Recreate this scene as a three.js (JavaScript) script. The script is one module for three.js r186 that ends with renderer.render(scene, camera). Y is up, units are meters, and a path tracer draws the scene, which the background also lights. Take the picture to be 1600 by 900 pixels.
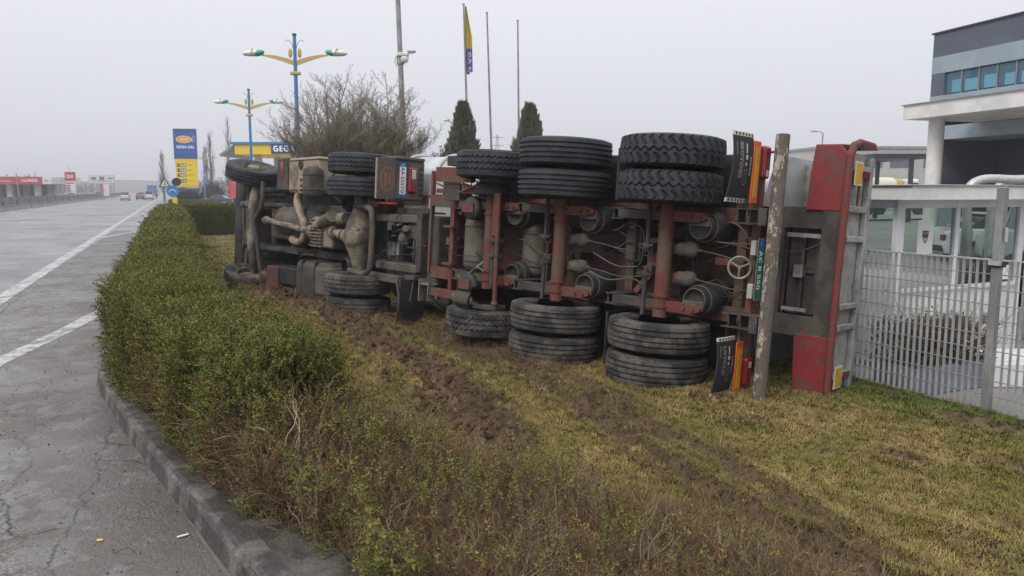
import * as THREE from 'three';
import { mergeGeometries } from 'three/addons/utils/BufferGeometryUtils.js';
import { RoundedBoxGeometry } from 'three/addons/geometries/RoundedBoxGeometry.js';

// ---------- camera, sky, sun, exposure ----------
const scene = new THREE.Scene();
const camera = new THREE.PerspectiveCamera(40.83, 16 / 9, 0.1, 4000);
camera.position.set(0, 1.93, 0);
camera.rotation.set(-Math.atan(152 / 1209), 0, 0);
const renderer = new THREE.WebGLRenderer({ antialias: true });
renderer.toneMapping = THREE.LinearToneMapping;
renderer.toneMappingExposure = 1.17;
renderer.shadowMap.enabled = true;
{
  const w = 64, h = 64, d = new Float32Array(w * h * 4);
  for (let j = 0; j < h; j++) for (let i = 0; i < w; i++) {
    const el = ((j + 0.5) / h - 0.5) * Math.PI, s = Math.max(0, Math.sin(el));
    const L = 0.605 + 0.62 * s, k = (j * w + i) * 4;
    d[k] = L * 0.985; d[k + 1] = L * 1.0; d[k + 2] = L * 1.075; d[k + 3] = 1;
  }
  const sky = new THREE.DataTexture(d, w, h, THREE.RGBAFormat, THREE.FloatType);
  sky.mapping = THREE.EquirectangularReflectionMapping; sky.magFilter = sky.minFilter = THREE.LinearFilter; sky.needsUpdate = true;
  scene.background = sky; scene.environment = sky;
}
const sun = new THREE.DirectionalLight(0xfff6ec, 1.5);
sun.position.set(-45, 75, 48); sun.castShadow = true; sun.shadow.radius = 45; sun.shadow.mapSize.set(2048, 2048);
Object.assign(sun.shadow.camera, { left: -60, right: 60, top: 60, bottom: -60, near: 1, far: 300 });
scene.add(sun, sun.target);
scene.fog = new THREE.FogExp2(0xe8eaf0, 0.0012);

// ---------- helpers ----------
let seed = 7;
const rnd = () => { seed |= 0; seed = seed + 0x6D2B79F5 | 0; let t = Math.imul(seed ^ seed >>> 15, 1 | seed); t = t + Math.imul(t ^ t >>> 7, 61 | t) ^ t; return ((t ^ t >>> 14) >>> 0) / 4294967296; };
const rr = (a, b) => a + (b - a) * rnd();
const V = (x, y, z) => new THREE.Vector3(x, y, z);
const clamp = (x, a = 0, b = 1) => Math.min(b, Math.max(a, x));
const sm = (a, b, x) => { const t = clamp((x - a) / (b - a)); return t * t * (3 - 2 * t); };
const lerp = (a, b, t) => a + (b - a) * t;
const mix3 = (a, b, t) => [lerp(a[0], b[0], t), lerp(a[1], b[1], t), lerp(a[2], b[2], t)];
const used = {};
function numbered(n) { const k = used[n] = (used[n] ?? -1) + 1; return k ? n + '_' + String(k).padStart(3, '0') : n; }

function fbm(size, period, oct, sd) {
  const out = new Float32Array(size * size); let amp = 1, tot = 0, p = period; const keep = seed; seed = sd * 7919 + 11;
  for (let o = 0; o < oct && p <= size; o++) {
    const L = new Float32Array(p * p); for (let i = 0; i < p * p; i++) L[i] = rnd();
    for (let y = 0; y < size; y++) {
      const fy = y * p / size, iy = Math.floor(fy), ty = fy - iy, sy = ty * ty * (3 - 2 * ty), y0 = (iy % p) * p, y1 = ((iy + 1) % p) * p;
      for (let x = 0; x < size; x++) {
        const fx = x * p / size, ix = Math.floor(fx), tx = fx - ix, sx = tx * tx * (3 - 2 * tx), a = ix % p, b = (ix + 1) % p;
        out[y * size + x] += amp * ((L[y0 + a] * (1 - sx) + L[y0 + b] * sx) * (1 - sy) + (L[y1 + a] * (1 - sx) + L[y1 + b] * sx) * sy);
      }
    }
    tot += amp; amp *= 0.58; p *= 2;
  }
  for (let i = 0; i < out.length; i++) out[i] /= tot;
  seed = keep; return out;
}
const SZ = 512, NA = fbm(SZ, 4, 7, 1), NB = fbm(SZ, 8, 6, 2), NC = fbm(SZ, 32, 4, 3), ND = fbm(SZ, 128, 2, 4);
const samp = (N, u, v) => { // u,v in tiles
  const x = (u - Math.floor(u)) * SZ, y = (v - Math.floor(v)) * SZ, ix = Math.floor(x), iy = Math.floor(y), tx = x - ix, ty = y - iy, a = ix & 511, b = (ix + 1) & 511, c = (iy & 511) * SZ, e = ((iy + 1) & 511) * SZ;
  return (N[c + a] * (1 - tx) + N[c + b] * tx) * (1 - ty) + (N[e + a] * (1 - tx) + N[e + b] * tx) * ty;
};
const toS = (c) => Math.round(255 * clamp(c <= 0.0031308 ? c * 12.92 : 1.055 * Math.pow(c, 1 / 2.4) - 0.055));
function dataTex(w, h, fn, srgb) {
  const d = new Uint8Array(w * h * 4);
  for (let y = 0; y < h; y++) for (let x = 0; x < w; x++) {
    const c = fn(x, y), k = (y * w + x) * 4;
    if (srgb) { d[k] = toS(c[0]); d[k + 1] = toS(c[1]); d[k + 2] = toS(c[2]); } else d[k] = d[k + 1] = d[k + 2] = 255 * clamp(c);
    d[k + 3] = 255;
  }
  const t = new THREE.DataTexture(d, w, h); t.wrapS = t.wrapT = THREE.RepeatWrapping; t.magFilter = THREE.LinearFilter; t.minFilter = THREE.LinearMipmapLinearFilter; t.generateMipmaps = true;
  if (srgb) t.colorSpace = THREE.SRGBColorSpace; t.needsUpdate = true; return t;
}
const grainTex = dataTex(SZ, SZ, (x, y) => NC[y * SZ + x] * 0.6 + ND[y * SZ + x] * 0.4);
const lumpTex = dataTex(SZ, SZ, (x, y) => NA[y * SZ + x]);
const roughTex = dataTex(SZ, SZ, (x, y) => clamp(0.75 + (NA[y * SZ + x] - 0.5) * 1.1));
// a surface of two colours of matter mixed by noise
function mat(c1, c2, o = {}) {
  const m = new THREE.MeshStandardMaterial({ roughness: o.rough ?? 0.8, metalness: o.metal ?? 0, side: THREE.DoubleSide });
  const lo = o.lo ?? 0.35, hi = o.hi ?? 0.68, N = o.N ?? NA, sp = o.speck ?? 0.18, size = 256;
  const t = dataTex(size, size, (x, y) => {
    const k = (y * 2) * SZ + x * 2, a = sm(lo, hi, N[k] + (ND[k] - 0.5) * 0.25), s = 1 + (NC[k] - 0.5) * 2 * sp, c = mix3(c1, c2, a);
    return [c[0] * s, c[1] * s, c[2] * s];
  }, true);
  const sc = o.scale ?? 1; t.repeat.set(1 / sc, 1 / sc); m.map = t;
  if (o.bump) { m.bumpMap = grainTex.clone(); m.bumpMap.repeat.set(2 / sc, 2 / sc); m.bumpScale = o.bump; m.bumpMap.needsUpdate = true; }
  return m;
}
const flat = (c, rough = 0.6, metal = 0, x = {}) => new THREE.MeshStandardMaterial({ color: new THREE.Color().setRGB(...c), roughness: rough, metalness: metal, side: THREE.DoubleSide, ...x });

// geometry
const place = (g, x = 0, y = 0, z = 0, rx = 0, ry = 0, rz = 0) => { if (rx || ry || rz) g.applyMatrix4(new THREE.Matrix4().makeRotationFromEuler(new THREE.Euler(rx, ry, rz))); return g.translate(x, y, z); };
const bx = (x0, x1, y0, y1, z0, z1) => new THREE.BoxGeometry(Math.abs(x1 - x0), Math.abs(y1 - y0), Math.abs(z1 - z0)).translate((x0 + x1) / 2, (y0 + y1) / 2, (z0 + z1) / 2);
const rb = (x0, x1, y0, y1, z0, z1, r = 0.02, s = 2) => new RoundedBoxGeometry(Math.abs(x1 - x0), Math.abs(y1 - y0), Math.abs(z1 - z0), s, r).translate((x0 + x1) / 2, (y0 + y1) / 2, (z0 + z1) / 2);
const UP = V(0, 1, 0);
function cyl(a, b, r0, r1 = r0, n = 16, open = false) {
  const p = V(...a), q = V(...b), d = q.clone().sub(p), L = d.length();
  const g = new THREE.CylinderGeometry(r1, r0, L, n, 1, open);
  g.applyQuaternion(new THREE.Quaternion().setFromUnitVectors(UP, d.normalize()));
  return g.translate((p.x + q.x) / 2, (p.y + q.y) / 2, (p.z + q.z) / 2);
}
const tube = (pts, r, n = 8, seg) => new THREE.TubeGeometry(new THREE.CatmullRomCurve3(pts.map(p => V(...p)), false, 'centripetal'), seg ?? pts.length * 6, r, n);
const lathe = (prof, n = 32) => new THREE.LatheGeometry(prof.map(p => new THREE.Vector2(p[0], p[1])), n); // about y
const sph = (x, y, z, r, sx = 1, sy = 1, sz = 1, n = 16) => new THREE.SphereGeometry(r, n, n * 0.75 | 0).scale(sx, sy, sz).translate(x, y, z);
const torus = (x, y, z, R, r, rx = 0, ry = 0, rz = 0, n = 24) => place(new THREE.TorusGeometry(R, r, 8, n), x, y, z, rx, ry, rz);
function poly(pts, depth, bevel = 0) { // outline in xy, extruded along z from 0 to depth
  const s = new THREE.Shape(pts.map(p => new THREE.Vector2(p[0], p[1])));
  return new THREE.ExtrudeGeometry(s, { depth, bevelEnabled: bevel > 0, bevelSize: bevel, bevelThickness: bevel, bevelSegments: 2, curveSegments: 10 });
}
function fuse(gs) {
  if (!Array.isArray(gs)) gs = [gs];
  const l = gs.map(g => { const q = g.index ? g.toNonIndexed() : g; for (const k of Object.keys(q.attributes)) if (!['position', 'normal', 'uv'].includes(k)) q.deleteAttribute(k); if (!q.attributes.uv) q.setAttribute('uv', new THREE.BufferAttribute(new Float32Array(q.attributes.position.count * 2), 2)); return q; });
  return l.length > 1 ? mergeGeometries(l) : l[0];
}
function metricUV(g) { // uv in metres, by the main direction of each face
  const p = g.attributes.position, n = g.attributes.normal, uv = g.attributes.uv;
  for (let i = 0; i < p.count; i += 3) {
    let ax = 0, ay = 0, az = 0; for (let k = i; k < i + 3 && k < p.count; k++) { ax += Math.abs(n.getX(k)); ay += Math.abs(n.getY(k)); az += Math.abs(n.getZ(k)); }
    for (let k = i; k < i + 3 && k < p.count; k++) {
      const x = p.getX(k), y = p.getY(k), z = p.getZ(k);
      if (ay >= ax && ay >= az) uv.setXY(k, x + 0.37, z); else if (ax >= az) uv.setXY(k, z, y + 0.19); else uv.setXY(k, x, y);
    }
  }
  return g;
}
function mesh(name, gs, m, parent, keepUV) {
  let g = fuse(gs); if (!keepUV) metricUV(g);
  const o = new THREE.Mesh(g, m); o.name = name; o.castShadow = o.receiveShadow = true; (parent ?? scene).add(o); return o;
}
const part = (parent, name, gs, m, keepUV) => mesh(name, gs, m, parent, keepUV);
function thing(name, label, category, pos = [0, 0, 0], turn = 0, group) {
  const o = new THREE.Group(); o.name = numbered(name); o.position.set(...pos); o.rotation.y = turn; o.userData = { label, category }; if (group) o.userData.group = group; scene.add(o); return o;
}
function tag(o, label, category, group) { o.userData = { ...o.userData, label, category }; if (group) o.userData.group = group; return o; }
function solo(name, label, category, gs, m, group, keepUV) { return tag(mesh(numbered(name), gs, m, scene, keepUV), label, category, group); }
function struct(name, gs, m, keepUV) { const o = mesh(name, gs, m, scene, keepUV); o.userData.kind = 'structure'; return o; }
function copyOf(o, pos, turn, label) { const c = o.clone(); c.name = numbered(o.name.replace(/_\d{3}$/, '')); c.userData = { ...o.userData }; if (label) c.userData.label = label; c.position.set(...pos); c.rotation.y = turn; scene.add(c); return c; }
function scatter(parent, name, g, m, items) { // items: [x,y,z, qx,qy,qz,qw, s, r,g,b]
  const im = new THREE.InstancedMesh(g, m, items.length), M = new THREE.Matrix4(), q = new THREE.Quaternion(), p = V(0, 0, 0), s = V(1, 1, 1), c = new THREE.Color();
  items.forEach((a, i) => { p.set(a[0], a[1], a[2]); q.set(a[3], a[4], a[5], a[6]); if (Array.isArray(a[7])) s.set(...a[7]); else s.setScalar(a[7]); im.setMatrixAt(i, M.compose(p, q, s)); c.setRGB(a[8], a[9], a[10]); im.setColorAt(i, c); });
  im.name = name; im.castShadow = im.receiveShadow = true; im.userData.kind = 'stuff'; (parent ?? scene).add(im); return im;
}
class Buf { // many thin tapered sticks in one geometry
  constructor() { this.p = []; this.n = []; this.i = []; }
  stick(a, b, r0, r1, k = 4) {
    const d = b.clone().sub(a).normalize(), u = Math.abs(d.y) < 0.9 ? V(0, 1, 0).cross(d).normalize() : V(1, 0, 0).cross(d).normalize(), w = d.clone().cross(u), s = this.p.length / 3;
    for (let e = 0; e < 2; e++) for (let j = 0; j < k; j++) { const t = j / k * 2 * Math.PI, c = Math.cos(t), q = Math.sin(t), o = e ? b : a, r = e ? r1 : r0, nx = u.x * c + w.x * q, ny = u.y * c + w.y * q, nz = u.z * c + w.z * q; this.p.push(o.x + nx * r, o.y + ny * r, o.z + nz * r); this.n.push(nx, ny, nz); }
    for (let j = 0; j < k; j++) { const l = (j + 1) % k; this.i.push(s + j, s + l, s + k + j, s + l, s + k + l, s + k + j); }
  }
  tri(a, b, c, n) { const e = b.clone().sub(a).cross(c.clone().sub(a)); if (e.dot(n) < 0) { const k = b; b = c; c = k; } const s = this.p.length / 3; for (const v of [a, b, c]) { this.p.push(v.x, v.y, v.z); this.n.push(n.x, n.y, n.z); } this.i.push(s, s + 1, s + 2); }
  geo() { const g = new THREE.BufferGeometry(); g.setAttribute('position', new THREE.Float32BufferAttribute(this.p, 3)); g.setAttribute('normal', new THREE.Float32BufferAttribute(this.n, 3)); g.setAttribute('uv', new THREE.Float32BufferAttribute(new Float32Array(this.p.length / 3 * 2), 2)); g.setIndex(this.i); return g; }
}
function sweep(path, prof, caps = true) { // path: [x,y,z]; prof: [right, up] outline, swept along the path
  const n = path.length, k = prof.length, pos = [], T = [];
  for (let i = 0; i < n; i++) { const a = path[Math.max(0, i - 1)], b = path[Math.min(n - 1, i + 1)], d = V(b[0] - a[0], 0, b[2] - a[2]).normalize(); T.push([-d.z, d.x]); }
  const at = (i, j) => [path[i][0] + T[i][0] * prof[j][0], path[i][1] + prof[j][1], path[i][2] + T[i][1] * prof[j][0]];
  for (let i = 0; i + 1 < n; i++) for (let j = 0; j + 1 < k; j++) { const a = at(i, j), b = at(i + 1, j), c = at(i + 1, j + 1), d = at(i, j + 1); pos.push(...a, ...c, ...b, ...a, ...d, ...c); }
  if (caps) for (const i of [0, n - 1]) for (let j = 1; j + 1 < k; j++) pos.push(...at(i, 0), ...at(i, i ? j : j + 1), ...at(i, i ? j + 1 : j));
  const g = new THREE.BufferGeometry(); g.setAttribute('position', new THREE.Float32BufferAttribute(pos, 3)); g.computeVertexNormals(); return g;
}
function sheet(pts, y) { // horizontal polygon from [x,z]
  const s = new THREE.Shape(pts.map(p => new THREE.Vector2(p[0], -p[1]))), g = new THREE.ShapeGeometry(s); g.rotateX(-Math.PI / 2); return g.translate(0, y, 0);
}
function print(w, h, draw) { const c = document.createElement('canvas'); c.width = w; c.height = h; const x = c.getContext('2d'); draw(x, w, h); const t = new THREE.CanvasTexture(c); t.colorSpace = THREE.SRGBColorSpace; return t; }
const printMat = (t, rough = 0.5, x = {}) => new THREE.MeshStandardMaterial({ map: t, roughness: rough, side: THREE.DoubleSide, ...x });
const card = (w, h) => new THREE.PlaneGeometry(w, h);
// the road's own axes: off = metres to the right of the camera, t = metres ahead along the road
const P = (off, t, y = 0) => [0.916 * off - 0.402 * t, y, -0.402 * off - 0.916 * t];
const P2 = (off, t) => { const a = P(off, t); return [a[0], a[2]]; };
const ROADTURN = Math.atan2(0.402, 0.916); // rotation.y that turns -z along the road
const offOf = (x, z) => 0.916 * x - 0.402 * z, tOf = (x, z) => -0.402 * x - 0.916 * z;
const ROAD = -0.08;
// ---------- ground, road, kerb ----------
const kerbOuter = [[0.35, -1.38], [-0.6, -2.66], [-1.48, -3.85], [-1.94, -4.48], [-2.57, -5.33], [-3.3, -6.35], [-4.22, -7.7], [-4.42, -8.05], [-4.58, -8.45], P2(-0.78, 10), P2(-0.78, 14), P2(-0.78, 39)];
const rightOf = (pts, d) => pts.map((p, i) => { const a = pts[Math.max(0, i - 1)], b = pts[Math.min(pts.length - 1, i + 1)], x = b[0] - a[0], z = b[1] - a[1], l = Math.hypot(x, z); return [p[0] - z / l * d, p[1] + x / l * d]; });
const kerbInner = rightOf(kerbOuter, 0.52);
function polyDist(pts, x, z) { let m = 1e9, side = 1; for (let i = 0; i + 1 < pts.length; i++) { const [ax, az] = pts[i], [bx_, bz] = pts[i + 1], dx = bx_ - ax, dz = bz - az, t = clamp(((x - ax) * dx + (z - az) * dz) / (dx * dx + dz * dz)), d = Math.hypot(x - ax - dx * t, z - az - dz * t); if (d < m) { m = d; side = (dx * (z - az) - dz * (x - ax)) > 0 ? 1 : -1; } } return [m, side]; }
const lawnSide = (x, z) => { const [d, s] = polyDist(kerbInner, x, z); return d * s; };
const fenceA = [3.42, -7.98], fenceB = [4.15, -6.59], fenceC = [4.95, -5.06];
const inLawn = (x, z) => { const k = (fenceC[0] - fenceB[0]) / (fenceC[1] - fenceB[1]); const fx = fenceB[0] + (z - fenceB[1]) * (z < -8.6 ? 0.44 : k); return x < fx + 0.05 && lawnSide(x, z) > -0.02; };
const tracks = [
  { p: [[-5.2, -15.4], [-4.56, -14.3], [-3.04, -12.0], [-1.7, -9.45], [-0.82, -7.7], [-0.32, -6.3], [-0.1, -5.3]], w: 0.31, heap: 0.14, rut: 0.0, s: 1.0 },
  { p: [[-2.4, -11.6], [-1.3, -10.3], [-0.5, -9.2], [0.2, -8.3]], w: 0.42, heap: 0.05, rut: 0.05, s: 1.0 },
  { p: [[-0.5, -9.2], [0.2, -7.74], [0.57, -6.7], [0.89, -5.8], [1.14, -5.12], [1.36, -4.48], [1.6, -4.0], [2.0, -3.1]], w: 0.13, heap: 0.045, rut: 0.1, s: 0.95 },
  { p: [[-0.2, -8.8], [0.55, -7.6], [1.0, -6.75]], w: 0.18, heap: 0.05, rut: 0.03, s: 0.72 },
  { p: [[0.78, -6.9], [1.2, -6.0], [1.5, -5.3], [1.66, -4.8], [1.84, -4.15], [2.3, -3.0]], w: 0.11, heap: 0.04, rut: 0.08, s: 0.75 },
  { p: [[2.7, -5.45], [2.86, -5.3]], w: 0.12, heap: 0.05, rut: 0, s: 0.7 }, { p: [[1.75, -7.0], [1.95, -6.85]], w: 0.14, heap: 0.05, rut: 0, s: 0.75 },
  { p: [[1.85, -6.3], [2.0, -6.25]], w: 0.12, heap: 0.04, rut: 0, s: 0.65 }, { p: [[3.45, -5.3], [3.6, -5.1]], w: 0.14, heap: 0.03, rut: 0, s: 0.5 },
  { p: [[3.7, -6.35], [4.1, -5.9]], w: 0.16, heap: 0.04, rut: 0, s: 0.62 }, { p: [[2.45, -4.2], [2.6, -4.0]], w: 0.12, heap: 0.02, rut: 0, s: 0.45 },
];
const tb = tracks.map(t => { const xs = t.p.map(p => p[0]), zs = t.p.map(p => p[1]); return [Math.min(...xs) - 0.9, Math.max(...xs) + 0.9, Math.min(...zs) - 0.9, Math.max(...zs) + 0.9]; });
function ground(x, z) { // [height, how much bare soil]
  const n1 = samp(NA, x / 4, z / 4), n2 = samp(NB, x / 1.6 + 0.3, z / 1.6), n3 = samp(NC, x / 1.5, z / 1.5), n4 = samp(NC, x / 0.7 + 0.4, z / 0.7);
  let h = (n1 - 0.5) * 0.07 + (n3 - 0.5) * 0.03, soil = 0;
  for (let i = 0; i < tracks.length; i++) {
    const b = tb[i]; if (x < b[0] || x > b[1] || z < b[2] || z > b[3]) continue;
    const t = tracks[i], d = polyDist(t.p, x, z)[0] / t.w, e = d + (n2 - 0.5) * 1.9 + (n3 - 0.5) * 0.5, s = (1 - sm(0.75, 1.2, e)) * (t.s + (n1 - 0.4) * 0.9 > 0.42 ? 1 : 0.35);
    soil = Math.max(soil, s * Math.min(1, t.s + 0.15));
    h += (1 - sm(0.3, 1.5, d)) * t.heap * (0.35 + 1.9 * (n2 - 0.35)) - (1 - sm(0.25, 0.95, d)) * t.rut + sm(0.75, 1.05, d) * (1 - sm(1.05, 1.7, d)) * t.heap * 0.7 * n2 * 2;
    h += s * ((n4 - 0.5) * 0.13 + (n3 - 0.5) * 0.07 + (samp(NC, x / 0.33, z / 0.33) - 0.5) * 0.05) * (t.heap > 0.1 ? 1.5 : 0.7);
  }
  const bare = samp(NB, x / 3.1 + 0.7, z / 3.1) + (n3 - 0.5) * 0.6; // thin spots in the turf
  soil = Math.max(soil, sm(0.66, 0.8, bare) * 0.55);
  return [h, soil];
}
const cThatch = [0.17, 0.128, 0.05], cThatch2 = [0.105, 0.095, 0.034], cSoil = [0.082, 0.049, 0.027], cSoil2 = [0.14, 0.092, 0.055];
{
  const x0 = -9, x1 = 6, z0 = -17, z1 = -1.2, st = 0.045, nx = Math.round((x1 - x0) / st), nz = Math.round((z1 - z0) / st), H = new Float32Array((nx + 1) * (nz + 1)), pos = new Float32Array(H.length * 3), col = new Float32Array(H.length * 3), ok = new Uint8Array(H.length);
  for (let j = 0; j <= nz; j++) for (let i = 0; i <= nx; i++) {
    const k = j * (nx + 1) + i, x = x0 + i * st, z = z0 + j * st; ok[k] = inLawn(x, z) ? 1 : 0;
    const [h, s] = ok[k] ? ground(x, z) : [0, 0]; pos[k * 3] = x; pos[k * 3 + 1] = h; pos[k * 3 + 2] = z;
    const n = samp(NB, x / 2.3, z / 2.3), m = samp(NC, x / 0.9 + 0.2, z / 0.9), f = samp(ND, x * 1.3, z * 1.3);
    const c = mix3(mix3(cThatch, cThatch2, sm(0.4, 0.62, n)), mix3(cSoil, cSoil2, sm(0.5, 0.75, m + (n - 0.5))), s), q = 0.72 + 0.56 * f;
    col[k * 3] = c[0] * q; col[k * 3 + 1] = c[1] * q; col[k * 3 + 2] = c[2] * q;
  }
  const idx = []; for (let j = 0; j < nz; j++) for (let i = 0; i < nx; i++) { const a = j * (nx + 1) + i, b = a + 1, c = a + nx + 1, d = c + 1; if (ok[a] && ok[b] && ok[c] && ok[d]) idx.push(a, c, b, b, c, d); }
  const g = new THREE.BufferGeometry(); g.setAttribute('position', new THREE.BufferAttribute(pos, 3)); g.setAttribute('color', new THREE.BufferAttribute(col, 3)); g.setIndex(idx); g.computeVertexNormals();
  const uv = new Float32Array(H.length * 2); for (let k = 0; k < H.length; k++) { uv[k * 2] = pos[k * 3]; uv[k * 2 + 1] = pos[k * 3 + 2]; } g.setAttribute('uv', new THREE.BufferAttribute(uv, 2));
  const bt = grainTex.clone(); bt.repeat.set(1.5, 1.5); bt.needsUpdate = true;
  const o = new THREE.Mesh(g, new THREE.MeshStandardMaterial({ vertexColors: true, roughness: 0.92, side: THREE.DoubleSide, bumpMap: bt, bumpScale: 0.012 })); o.name = 'lawn'; o.userData.kind = 'structure'; o.receiveShadow = o.castShadow = true; scene.add(o);
}
struct('terrain', place(new THREE.CircleGeometry(1300, 48), 0, -0.3, 0, -Math.PI / 2), mat([0.1, 0.105, 0.075], [0.14, 0.13, 0.09], { scale: 40, rough: 0.95 }));
struct('far_lawn', sheet([P2(-0.3, 14), P2(-0.3, 37), P2(9, 37), P2(12, 14)].concat([[2.6, -9.5], [-2, -14]]), -0.05), mat([0.155, 0.125, 0.052], [0.105, 0.1, 0.034], { scale: 2.2, rough: 0.95, speck: 0.5, N: NB }));
const wetGrey = mat([0.3, 0.3, 0.305], [0.42, 0.42, 0.42], { scale: 9, rough: 0.42, speck: 0.1 });
struct('forecourt', sheet([P2(0.8, 39.5), P2(60, 39.5), P2(95, 190), P2(2.6, 190), P2(2.2, 60)], -0.06), wetGrey);
struct('yard_paving', sheet([[3.3, -8.6], [4.25, -6.62], [5.1, -4.9], [9, -3], [60, -10], [80, -120], [0, -120], [-2, -40], [1.2, -15]], -0.17), mat([0.2, 0.195, 0.18], [0.3, 0.27, 0.23], { scale: 5, rough: 0.6, speck: 0.15, bump: 0.004 }));
// carriageway
const asphalt = mat([0.125, 0.125, 0.13], [0.18, 0.18, 0.185], { scale: 7, rough: 0.5, speck: 0.5, lo: 0.3, hi: 0.7, bump: 0.006 });
asphalt.roughnessMap = roughTex.clone(); asphalt.roughnessMap.repeat.set(1 / 11, 1 / 11); asphalt.roughnessMap.needsUpdate = true; asphalt.roughness = 0.48;
struct('road', sheet([P2(-18, -12), P2(1, -12), P2(1, 36), P2(0.2, 40), P2(0.6, 420), P2(6, 900), P2(-22, 900), P2(-17, 420)], ROAD), asphalt);
struct('opposite_carriageway', sheet([P2(-36, -10), P2(-16.2, -10), P2(-16.2, 420), P2(-22, 900), P2(-44, 900)], ROAD - 0.03), asphalt);
const paint = mat([0.43, 0.43, 0.415], [0.19, 0.19, 0.19], { scale: 1.1, rough: 0.6, lo: 0.5, hi: 0.68, speck: 0.5, N: NB });
const strip = (pts, w, y = ROAD + 0.008) => sweep(pts.map(p => [p[0], y, p[1]]), [[-w / 2, 0], [w / 2, 0]], false);
const longLine = (off, a, b, st) => { const l = []; for (let t = a; t <= b; t += st) l.push(P2(off, t)); return l; };
struct('edge_line', strip(longLine(-2.98, -6, 420, 6), 0.3), paint);
struct('gore_line', strip([P2(-2.6, 4), P2(-1.98, 10.5), P2(-1.5, 12.6), P2(-1.05, 15)], 0.24), paint);
struct('exit_line', strip([P2(-2.9, 37), P2(-2.1, 41), P2(-1.3, 44), P2(-0.8, 46)], 0.2), paint);
struct('median_line', strip(longLine(-13.9, 30, 420, 10), 0.28), paint);
for (let t = 38; t < 200; t += 9) struct(numbered('lane_dash'), strip([P2(-8.65, t), P2(-8.65, t + 4)], 0.2), paint);
{ // the worn slip lane beside the kerb: aggregate, cracks, mud washed against the kerb
  const X0 = -10.5, Z0 = -17, SX = 12, SY = 16.5, W = 1536, Hh = 2048, crack = new Float32Array(W * Hh);
  const line = (pts, w, jit) => { for (let i = 0; i + 1 < pts.length; i++) { let [ax, az] = pts[i]; const [ex, ez] = pts[i + 1], n = Math.max(6, Math.hypot(ex - ax, ez - az) / 0.004 | 0); let jx = 0, jz = 0; for (let k = 0; k < n; k++) { const t = k / n; jx += rr(-1, 1) * jit; jz += rr(-1, 1) * jit; jx *= 0.985; jz *= 0.985; const px = (lerp(ax, ex, t) + jx - X0) / SX * W, py = (lerp(az, ez, t) + jz - Z0) / SY * Hh, r = w * rr(0.15, 0.75) * (samp(NC, k / 300, i * 0.37 + w) > 0.42 ? 1 : 0.3); for (let y = Math.floor(py - r); y <= py + r; y++) for (let x = Math.floor(px - r); x <= px + r; x++) if (x >= 0 && y >= 0 && x < W && y < Hh) crack[y * W + x] = Math.min(1, crack[y * W + x] + 0.4); } } };
  line([[-3.9, -8.1], [-3.65, -7.0], [-3.35, -6.2], [-3.0, -5.4], [-2.75, -4.7], [-2.45, -3.9], [-2.2, -3.0]], 0.55, 0.006); line([[-3.4, -6.3], [-2.8, -6.15]], 1.2, 0.004); line([[-3.3, -6.0], [-3.0, -5.95], [-2.6, -5.75]], 1.3, 0.004); line([[-3.15, -5.6], [-2.85, -5.6], [-2.5, -5.4]], 1.0, 0.004);
  line([[-4.1, -6.2], [-3.6, -5.6], [-3.4, -4.9], [-3.1, -4.4], [-3.2, -3.6]], 0.5, 0.008); line([[-3.4, -4.9], [-2.9, -4.3], [-2.7, -4.4]], 1.2, 0.006); line([[-4.6, -7.6], [-3.8, -7.4]], 1, 0.006); for (let i = 0; i < 5; i++) { let x = rr(-5.2, -2.6), z = rr(-7.5, -2.6); const pts = [[x, z]]; for (let k = 0; k < 5; k++) { x += rr(-0.16, 0.16); z += rr(-0.22, 0.22); pts.push([x, z]); } line(pts, rr(0.5, 0.9), 0.006); }
  line([P2(-2.72, 6), P2(-2.7, 12), P2(-2.68, 18)], 2.2, 0.01);
  const t = dataTex(W, Hh, (x, y) => {
    const wx = X0 + x / W * SX, wz = Z0 + y / Hh * SY, n = samp(NA, wx / 3, wz / 3), f = samp(NC, wx / 1.1, wz / 1.1), g = samp(ND, wx * 1.7, wz * 1.7), m = samp(NB, wx / 1.2 + 0.5, wz / 1.2), d = polyDist(kerbOuter, wx, wz)[0];
    const gut = 1 - sm(0.75, 1.0, d + (m - 0.5) * 0.35); let c = mix3([0.175, 0.168, 0.16], [0.205, 0.198, 0.19], sm(0.35, 0.65, n)); const chip = sm(0.53, 0.62, g * 0.62 + f * 0.38), pit = sm(0.45, 0.36, g * 0.62 + f * 0.38) * (1 - gut * 0.8); c = mix3(c, [0.44, 0.42, 0.395], chip * 0.75 * (1 - gut * 0.75)); c = mix3(c, [0.05, 0.045, 0.042], pit * 0.8);
    c = mix3(c, [0.12, 0.088, 0.064], sm(0.52, 0.66, m + Math.max(0, 0.27 - d * 0.23)) * (d < 2.2 ? 0.55 : 0.2));
    const s = 0.72 * (0.75 + 0.5 * g) * (1 - 0.75 * crack[y * W + x]); return [c[0] * s, c[1] * s, c[2] * s];
  }, true);
  t.wrapS = t.wrapT = THREE.ClampToEdgeWrapping;
  const m = new THREE.MeshStandardMaterial({ map: t, roughness: 0.68, side: THREE.DoubleSide }); m.roughnessMap = roughTex.clone(); m.roughnessMap.repeat.set(4, 5); m.roughnessMap.needsUpdate = true; m.bumpMap = grainTex.clone(); m.bumpMap.repeat.set(9, 12); m.bumpMap.needsUpdate = true; m.bumpScale = 0.01;
  const g = sheet([[1.2, -1.2], [-1.2, -3.4], [-4.35, -7.9], P2(-0.7, 10), P2(-0.7, 17.6), P2(-2.82, 17.6), P2(-2.82, 5), [-4.6, -1.2]], ROAD + 0.004), p = g.attributes.position, uv = g.attributes.uv;
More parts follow.
